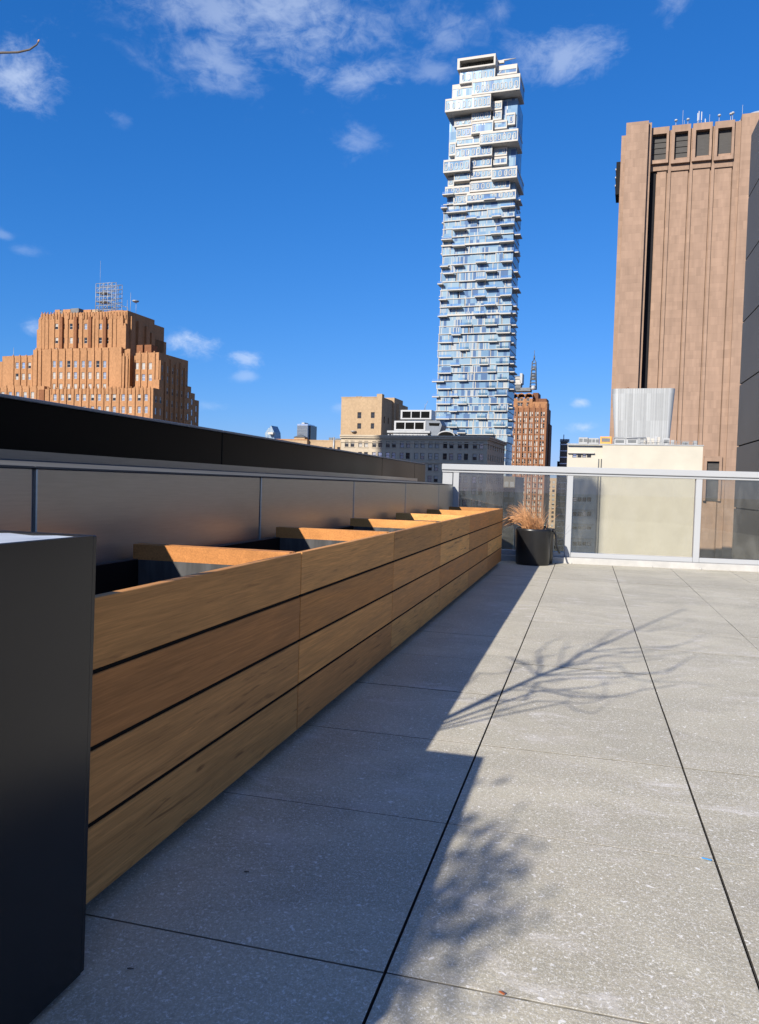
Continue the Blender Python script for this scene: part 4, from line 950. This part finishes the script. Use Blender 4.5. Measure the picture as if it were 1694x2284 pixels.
a2 = A5(880, 128, 14)[0]; zt2 = A5(880, 128, 14)[1]; m = MB(); m.box(u0+2, a2, 14.5, 26, 0, zt2); b.part('rear_wing', M_beige, m)
m = MB(); a3 = A5(922, 150, 20)[0]; m.box(a2+.003, a3, 18, 30, 0, zt2-2); b.part('rear_wing', M_beige, m)
m = MB(); a0, z1 = A5(650, 127, 4); m.box(a0, a0+2.2, 3, 5, zt+.2, zt+.9); b.part('roof_vent', M_mechd, m)
m = MB(); a0, z0 = A5(632, 345); m.lathe([(0, 0), (.9, .35), (1.1, .7), (.9, .4), (0, .1)], (a0, -.6, z0), 14); b.part('satellite_dish', M_mech, m)
b.flush()

# --- low buildings and far towers behind the black parapet
b = Bld('low_building', 'low tan roofline with a pyramid capped hut, left of the grey stone block', 'building', 650, 985, 285)
A5 = lambda x, y, v=0: b.at(560+x/2.7533, 840+y/2.7533, v)
u0, zt = A5(150, 388); u1 = A5(345, 390)[0]; block(b, M_beige, u0, u1, 0, 15, 0, zt, [], [], coping=M_orange)
ua, za = A5(266, 372, 4); ub = A5(330, 372, 4)[0]; m = MB(); m.box(ua, ub, 4, 7, zt, za); b.part('roof_hut', M_beige, m)
m = MB(); zc = A5(298, 352, 4)[1]; c = ((ua+ub)/2, 5.5, zc); q = [(ua-.3, 3.7, za), (ub+.3, 3.7, za), (ub+.3, 7.3, za), (ua-.3, 7.3, za)]; m.idx(q+[c], [(0, 1, 4), (1, 2, 4), (2, 3, 4), (3, 0, 4), (3, 2, 1, 0)]); b.part('hut_roof', M_mechd, m)
b.flush()
b = Bld('low_building', 'low tan block with a row of small windows beside the grey stone block', 'building', 720, 985, 283)
u0, zt = A5(347, 394); u1 = A5(553, 394)[0]; A5b = lambda x, y, v=0: b.at(560+x/2.7533, 840+y/2.7533, v)
u0, zt = A5b(347, 394); u1 = A5b(553, 394)[0]; fw = []
for x in (405, 455, 490, 540):
    a0, z1 = A5b(x-9, 432); a1 = A5b(x+9, 432)[0]; fw.append((a0, a1, z1-2.6, z1, 'dark'))
block(b, M_beige, u0, u1, 0, 14, 0, zt, fw, [], coping=M_beige)
m = MB(); a0, z1 = A5b(512, 372); m.tube([(a0, -.2, zt-6), (a0, -.2, z1)], .35, 8); b.part('flue', M_mech, m)
m = MB(); a0, z1 = A5b(485, 375, 3); m.box(a0, a0+1.5, 2, 4, zt, z1); m.box(a0+2.6, a0+5.6, 2, 4, zt, z1-.3); b.part('roof_vent', M_mechd, m); b.flush()
b = Bld('glass_tower', 'distant pale glass tower with a slanted pointed top on the skyline', 'skyscraper', 602, 960, 2600)
Q = lambda x, y, v=0: b.at(560+x/2.7533, 840+y/2.7533, v)
p = [Q(86, 420), Q(146, 420), Q(142, 340), Q(124, 300), Q(100, 325), Q(86, 350)]; m = MB(); m.prism(p, 0, 50, 0); b.part('shaft', M_tg2, m)
m = MB(); a0, z0 = Q(118, 352); a1 = Q(150, 352)[0]; m.box(a0, a1, -18, -.5, z0-2, z0+5); b.part('observation_deck', M_conc, m)
b = Bld('glass_tower', 'distant dark blue gridded tower with a square top on the skyline', 'skyscraper', 680, 955, 2000)
u0, zt = Q(285, 290); u1 = Q(352, 290)[0]; m = MB()
u0, zt = b.at(560+285/2.7533, 840+290/2.7533); u1 = b.at(560+350/2.7533, 840+290/2.7533)[0]; m.box(u0, u1, 0, 45, 0, zt); b.part('shaft', P_blue, m)
m = MB(); u2 = b.at(560+378/2.7533, 840+285/2.7533, 20)[0]; m.box(u1+.1, u2, 10, 50, 0, zt-3); b.part('side_wing', P_dark, m)
m = MB()
for i in range(14): x = u0+(u1-u0)*(i+.2)/14; m.box(x, x+1.2, -.8, -.02, 0, zt-4)
for i in range(16): z = zt-6-i*9; m.box(u0, u1, -1.0, -.81, z, z+1.6)
b.part('fins', M_hous, m)
m = MB(); m.box(u0+10, u1-12, 5, 30, zt, zt+4); b.part('crown', M_mech, m)

# --- rust brown brick tower behind the glass tower, with a mast
b = Bld('brick_tower', 'rust brown brick tower with paired windows and a mast, right of the slim glass tower', 'skyscraper', 1180, 930, 520)
B4 = lambda x, y, v=0: b.at(940+x/5.1625, 700+y/5.1625, v)
u0, zt = B4(1000, 1088); u1 = B4(1455, 1070)[0]; zt = B4(1250, 1080)[1]
cols = []; rows = [B4(1250, y)[1]-1.9 for y in (1145, 1215, 1280, 1345, 1415, 1485, 1550, 1622, 1692)]; rows += [rows[-1]-4*(i+1) for i in range(9)]
fw = []
for z in rows:
    for x in (1395, 1325, 1262, 1195, 1130, 1066):
        u = B4(x, 1300)[0]
        for o_ in (-1.0, 1.0): fw.append((u+o_-.72, u+o_+.72, z, z+3.0, rr.choice(('blind', 'blind', 'half', 'dark', 'grey', 'low'))))
block(b, M_red, u0, u1, 0, 22, 0, zt, fw, [], seed=5)
for x in (1035, 1098, 1163, 1229, 1294, 1360, 1432):
    u = B4(x, 1300)[0]; m = MB(); m.box(u-.7, u+.7, -.9, -.003, 0, zt+1.2); m.box(u-.4, u+.4, -.7, -.003, zt+1.2, zt+2.6); b.part('pier', M_red, m)
m = MB(); m.box(u1+.003, u1+.9, 10, 24, 0, zt-10); b.part('side_wing', M_red_d, m)
ua, z1 = B4(1040, 905, 8); ub = B4(1285, 905, 8)[0]
m = MB(); wall(m, 'x', ua, ub, zt-.1, z1-4, 8, [(B4(x, 960, 8)[0]-.9, B4(x, 960, 8)[0]+.9, B4(x, y, 8)[1]-2.4, B4(x, y, 8)[1]) for x in (1125, 1160, 1232) for y in (960, 1020)]); m.box(ua+.01, ub-.01, 8.5, 26, zt-.1, z1-4.02); b.part('upper_block', M_redtop, m)
for x in (1125, 1160, 1232):
    for y in (960, 1020): u, z = B4(x, y, 8); b.window('x', u-.9, u+.9, z-2.4, z, 8.2, 'dark')
for (xa, xb) in ((1040, 1112), (1116, 1196), (1200, 1285)):
    a, c = B4(xa, 905, 7)[0], B4(xb, 905, 7)[0]; m = MB(); n_ = 8; w_ = (c-a)/2; pl = [(a, zt+10), (c, zt+10)]+[((a+c)/2+w_*math.cos(math.pi*i/n_), z1-4+3.6*math.sin(math.pi*i/n_)) for i in range(n_+1)]
    m.prism(pl, 7.2, 25); b.part('rounded_buttress', M_redtop, m)
for (xa, xb, yt, vv, mt) in ((1290, 1350, 908, 12, M_red_d), (1283, 1452, 1012, 4, M_redtop), (1350, 1445, 975, 10, M_red_d)):
    a, z = B4(xa, yt, vv); c = B4(xb, yt, vv)[0]; m = MB(); m.box(a, c, vv, vv+14, zt-.2, z); b.part('upper_block', mt, m)
for (xa, xb, yt, yb, mt) in ((1035, 1150, 715, 880, M_mechd), (1040, 1260, 850, 890, M_mechd), (1140, 1168, 685, 800, M_mech), (1090, 1150, 760, 800, M_conc), (1036, 1150, 795, 815, M_conc), (1036, 1140, 735, 748, M_conc)):
    a, z = B4(xa, yt, 12); c = B4(xb, yt, 12)[0]; z0 = B4(xa, yb, 12)[1]; m = MB(); vv = 12 if mt is M_mechd else 11.4; m.box(a, c, vv, 20, z0, z); b.part('roof_plant', mt, m)
m = MB(); u, zb = B4(1290, 870, 16); zt_ = B4(1290, 420, 16)[1]; hh = zt_-zb
for s_ in ((-1, -1), (1, -1), (1, 1), (-1, 1)): m.tube([(u+s_[0]*2.1, 16+s_[1]*2.1, zb), (u+s_[0]*1.2, 16+s_[1]*1.2, zb+hh*.7), (u, 16, zb+hh*.78)], .26, 4)
for k in range(9):
    z = zb+hh*.74*k/9; w_ = 2.3-k*.11; m.box(u-w_, u+w_, 16-w_, 16+w_, z, z+.28)
for k in (3, 4, 6): z = zb+hh*.74*k/9; m.lathe([(0, 0), (1.9, .2), (1.9, 1.5), (0, 1.7)], (u, 16, z), 10)
m.tube([(u, 16, zb+hh*.78), (u, 16, zb+hh*.86)], .5, 6); m.tube([(u, 16, zb+hh*.86), (u, 16, zb+hh)], .18, 5); b.part('mast', M_mechd, m)
m = MB(); m.lathe([(0, 1.8), (1.1, 1.5), (1.6, 0), (1.2, -1.), (0, -1.4)], (B4(1290, 855, 10)[0], 10, B4(1290, 855, 10)[1]), 16); b.part('dish', M_white, m)
b.flush(100, P_framel)

# --- cream stucco building beyond the railing
b = Bld('cream_building', 'cream stucco building with a large blank wall and rooftop equipment, beyond the glass railing', 'building', 1450, 1000, 165)
C3 = lambda x, y, v=0: b.at(1240+x/3.64, 960+y/3.64, v)
uc_, zt = C3(382, 122); u1 = C3(1199, 122)[0]; zt = C3(790, 122)[1]
ul = C3(98, 120, .9)[0]
m = MB(); m.box(uc_, u1, 0, 24, 0, zt); b.part('wall', M_cream, m)
m = MB(); m.box(ul-.1, u1+.15, -.14, .3, zt+.003, zt+.22); m.box(u1-.3, u1+.15, .3, 24, zt+.003, zt+.22); b.part('coping', M_mech, m)
fw = []
for y0, y1 in ((186, 221), (543, 577), (660, 697), (780, 803), (903, 934), (1020, 1052)):
    for x0, x1 in ((138, 172), (178, 212), (218, 250), (256, 290)):
        a0, z1 = C3(x0, y0, .9); a1 = C3(x1, y0, .9)[0]; fw.append((a0, a1, C3(x0, y1, .9)[1], z1, rr.choice(('grey', 'blue', 'half')) if y0 < 200 else rr.choice(('dark', 'dark', 'grey'))))
m = MB(); wall(m, 'x', ul, uc_-.003, 0, zt, .9, [w[:4] for w in fw], .3, .5); m.box(ul+.01, uc_-.004, 1.41, 24, 0, zt-.02); b.part('window_bay', M_cream, m)
for w in fw: b.window('x', w[0], w[1], w[2], w[3], 1.1, w[4])
m = MB(); a0, z = C3(100, 182, .9); a1 = C3(316, 182, .9)[0]; m.box(a0, a1, .3, .897, z-.1, z+.12); b.part('ledge', M_conc, m)
for i in range(5): z = C3(150, 640+i*116, .9)[1]; m = MB(); m.box(ul+1, uc_-1.2, .62, .897, z-.1, z+.1); b.part('ledge', M_cream_d, m)
m = MB(); a0 = C3(340, 500, .9)[0]
for q in (0, .55): m.tube([(a0+q, .75, 0), (a0+q, .75, zt-3)], .09, 6)
b.part('drain_pipe', M_mechd, m); b.flush()
def croof(name, x0, x1, y0, y1, mat, label, cat, v=3., d=3., det=0, group=None):
    a0, z1 = C3(x0, y0, v); a1 = C3(x1, y0, v)[0]; o = empty(name, b.o+b.e1*((a0+a1)/2)+b.e2*v+Vector((0, 0, zt+.02)), b.rz); tag(o, label, cat, group); h = z1-zt; w = (a1-a0)/2
    m = MB(); m.box(-w, w, 0, d, .25 if det else 0, h, 0, .5, .04); m.build('casing', mat, o)
    if det:
        m = MB()
        for x in (-w+.2, w-.35): m.box(x, x+.15, .2, d-.2, 0, .249)
        m.build('feet', M_mechd, o); m = MB(); n_ = max(1, det)
        for i in range(n_):
            c = -w+2*w*(i+.5)/n_; ww = w/n_*.72; m.box(c-ww, c+ww, -.05, -.002, h*.42, h*.82)
        m.build('grille', M_mechd, o)
    return o
croof('air_handler', 188, 262, 56, 112, M_mech, 'grey louvred rooftop unit at the left end of the cream roof', 'air conditioner', det=2)
croof('air_handler', 268, 352, 62, 112, M_mech, 'grey rooftop unit between the left end unit and the orange box', 'air conditioner', det=3)
croof('equipment_hut', 362, 456, 50, 104, M_orangebox, 'bright orange box on the cream roof', 'equipment box', det=1)
croof('air_handler', 474, 570, 68, 113, M_white, 'white rooftop unit with round dark holes, left of its twin', 'air conditioner', det=1)
croof('air_handler', 576, 668, 66, 113, M_white, 'white rooftop unit with round dark holes, right of its twin', 'air conditioner', det=1)
croof('air_handler', 874, 928, 64, 116, M_white, 'tall narrow white rooftop unit in front of the right foot of the corrugated tower', 'air conditioner', det=1)
croof('air_handler', 1030, 1080, 92, 120, M_mech, 'small low grey rooftop unit near the right end of the cream roof', 'air conditioner', det=1)
o = empty('roof_railing', b.o+b.e2*2.4+Vector((0, 0, zt)), b.rz); tag(o, 'thin metal pipe railing and ducts along the cream roof edge', 'railing'); m = MB()
xa, xb = C3(680, 110, 2.4)[0], C3(1150, 110, 2.4)[0]
for k in range(15): x = xa+(xb-xa)*k/14; m.tube([(x, 0, 0), (x, 0, 1.15)], .04, 5)
for z in (.55, 1.15): m.tube([(xa, 0, z), (xb, 0, z)], .04, 5)
m.build('rails', M_mech, o); m = MB(); x0 = C3(470, 60, 2.4)[0]; x1 = C3(735, 60, 2.4)[0]; z = C3(600, 58, 2.4)[1]-zt; m.tube([(x0, .3, z), (x1, .3, z)], .14, 8); m.tube([(x0, .3, z), (x0, .3, 0)], .1, 6); m.tube([(x1, .3, z), (x1, .3, 0)], .1, 6); m.build('duct', M_mech, o)
for (x, h) in ((700, 1.6), (725, 1.3), (752, 1.9), (788, 1.7), (815, 2.2), (835, 2.0), (950, 1.4), (1135, 1.3)):
    m = MB(); u = C3(x, 100, 3.2)[0]; m.box(u-.35, u+.35, .6, 1.4, 0, h, 0, .5, .05); m.build('vent', rr.choice((M_white, M_mech, M_conc)), o)
# flared corrugated tower standing behind on that roof
o = empty('cooling_tower', b.o+b.e2*9+Vector((0, 0, zt)), b.rz); tag(o, 'white corrugated metal enclosure flaring wider to the top, behind the cream roof', 'cooling tower')
C7 = lambda x, y, v=9.: b.at(1340+x/4.667, 640+y/4.667, v)
def rrect(x0, x1, y0, y1, rad, z, k=6):
    P = []
    for (cx, cy, a0) in ((x1-rad, y0+rad, -90), (x1-rad, y1-rad, 0), (x0+rad, y1-rad, 90), (x0+rad, y0+rad, 180)):
        for i in range(k+1): th = R(a0+90*i/k); P.append((cx+rad*math.cos(th), cy+rad*math.sin(th), z))
    return P
xt0, z1 = C7(135, 1062); xt1 = C7(780, 1062)[0]; xb0, z0 = C7(152, 1600); xb1 = C7(715, 1600)[0]; z1 -= zt; z0 = .02
m = MB(); lo = rrect(xb0, xb1, 0, 9, .6, z0); hi = rrect(xt0-.3, xt1, -.7, 10, 1.2, z1); n_ = len(lo)
m.idx(lo+hi, [(i, (i+1) % n_, n_+(i+1) % n_, n_+i) for i in range(n_)]); inn = rrect(xt0, xt1-.3, -.4, 9.7, 1.0, z1); m.idx(hi+inn, [(i, (i+1) % n_, n_+(i+1) % n_, n_+i) for i in range(n_)])
lo2 = rrect(xb0+.3, xb1-.3, .3, 8.7, .6, z0); m.idx(inn+lo2, [(i, (i+1) % n_, n_+(i+1) % n_, n_+i) for i in range(n_)]); m.build('enclosure', M_corr, o)
m = MB()
for i in range(22):
    f = (i+.5)/22; xb_, xt_ = xb0+.5+(xb1-xb0-1)*f, xt0+.9+(xt1-xt0-2.1)*f; q = .045; m.idx([(xb_-q, -.07, z0), (xb_+q, -.07, z0), (xt_+q, -.77, z1-.05), (xt_-q, -.77, z1-.05), (xb_-q, .05, z0), (xb_+q, .05, z0), (xt_+q, -.6, z1-.05), (xt_-q, -.6, z1-.05)], [(0, 1, 2, 3), (0, 3, 7, 4), (1, 5, 6, 2), (3, 2, 6, 7)])
m.build('ribs', M_mech, o)
m = MB(); u, z = C7(265, 1058, 6); m.tube([(u, 3, z1-2), (u, 3, z1+.5), (u+.35, 3, z1+.8), (u+.6, 3, z1+.5)], .07, 6); m.build('hook_pipe', M_orange_d, o)

# --- thin slices between the towers
b = Bld('dark_tower', 'narrow dark blue glass tower sliver at the left edge of the cream building', 'skyscraper', 1262, 1010, 430)
E_ = lambda x, y, v=0: b.at(1240+x/3.64, 960+y/3.64, v)
u0, zt = E_(38, 88); u1 = E_(100, 88)[0]; m = MB(); m.box(u0, u1, 0, 30, 0, zt); b.part('shaft', P_dark, m)
m = MB()
for i in range(30): z = zt-2-i*3.5; m.box(u0-.1, u1, -.25, -.01, z, z+.5)
b.part('slab_edges', P_blue, m)
u2, z2 = E_(12, 250); m = MB(); m.box(u2, u0-.01, 1, 20, 0, z2); b.part('lower_block', M_slot, m)
m = MB(); x, z = E_(60, 88); m.tube([(x, 4, zt), (x, 4, zt+4)], .25, 4); m.box(x-2, x+3, 4, 6, zt, zt+1.5); b.part('roof_frame', M_mech, m)
b = Bld('pale_building', 'far sunlit pale facade glimpsed low between the brick tower and the dark sliver', 'building', 1240, 1120, 720)
u0, zt = b.at(1221, 1066); u1 = b.at(1262, 1066)[0]; fw = []
for k in range(12):
    for i in range(4): c = u0+(u1-u0)*(i+.5)/4; fw.append((c-1.1, c+1.1, zt-5-k*4, zt-2.6-k*4))
block(b, M_beige, u0, u1, 0, 20, 0, zt, fw, []); b.flush()
b = Bld('dark_tower', 'dark shaded block low between the grey stone block and the rust brick tower', 'building', 1150, 1120, 300)
u0, zt = b.at(1112, 1062); u1 = b.at(1150, 1062)[0]; m = MB(); m.box(u0, u1, 0, 25, 0, zt); b.part('wall', M_wall_dk, m)
m = MB()
for k in range(5):
    for i in range(3): c = u0+(u1-u0)*(i+.5)/3; m.box(c-.8, c+.8, -.08, -.01, zt-4-k*4, zt-2-k*4)
tag(b.part('window_rows', P_grey, m), kind='stuff')

# --- unseen blocks added to throw shade on the grey block and cream window bay
def shade_caster(x0, x1, y0, y1, top, label, mat):
    r = empty('shade_block', ((x0+x1)/2, (y0+y1)/2, STREET)); tag(r, label, 'building'); w, d = (x1-x0)/2, (y1-y0)/2; H_ = top-STREET
    m = MB(); m.box(-w, w, -d, d, 0, H_); m.build('wall', mat, r); m = MB()
    for k in range(int(H_/4)-1):
        m.box(w+.01, w+.06, -d+1, d-1, 3+4*k, 5+4*k); m.box(-w+1, w-1, d+.01, d+.06, 3+4*k, 5+4*k)
    m.build('window_bands', P_grey, r); m = MB(); m.box(-w-.3, w+.3, -d-.3, d+.3, H_+.003, H_+.8); m.build('cornice', mat, r)
shade_caster(-156, -104, -22, 8, 154, 'very tall unseen block added outside the frame to shade the grey stone block', M_beige)
shade_caster(-106, -82.7, -50, -44, 129, 'slender unseen block added outside the frame to shade the window bay of the cream building', M_beige)
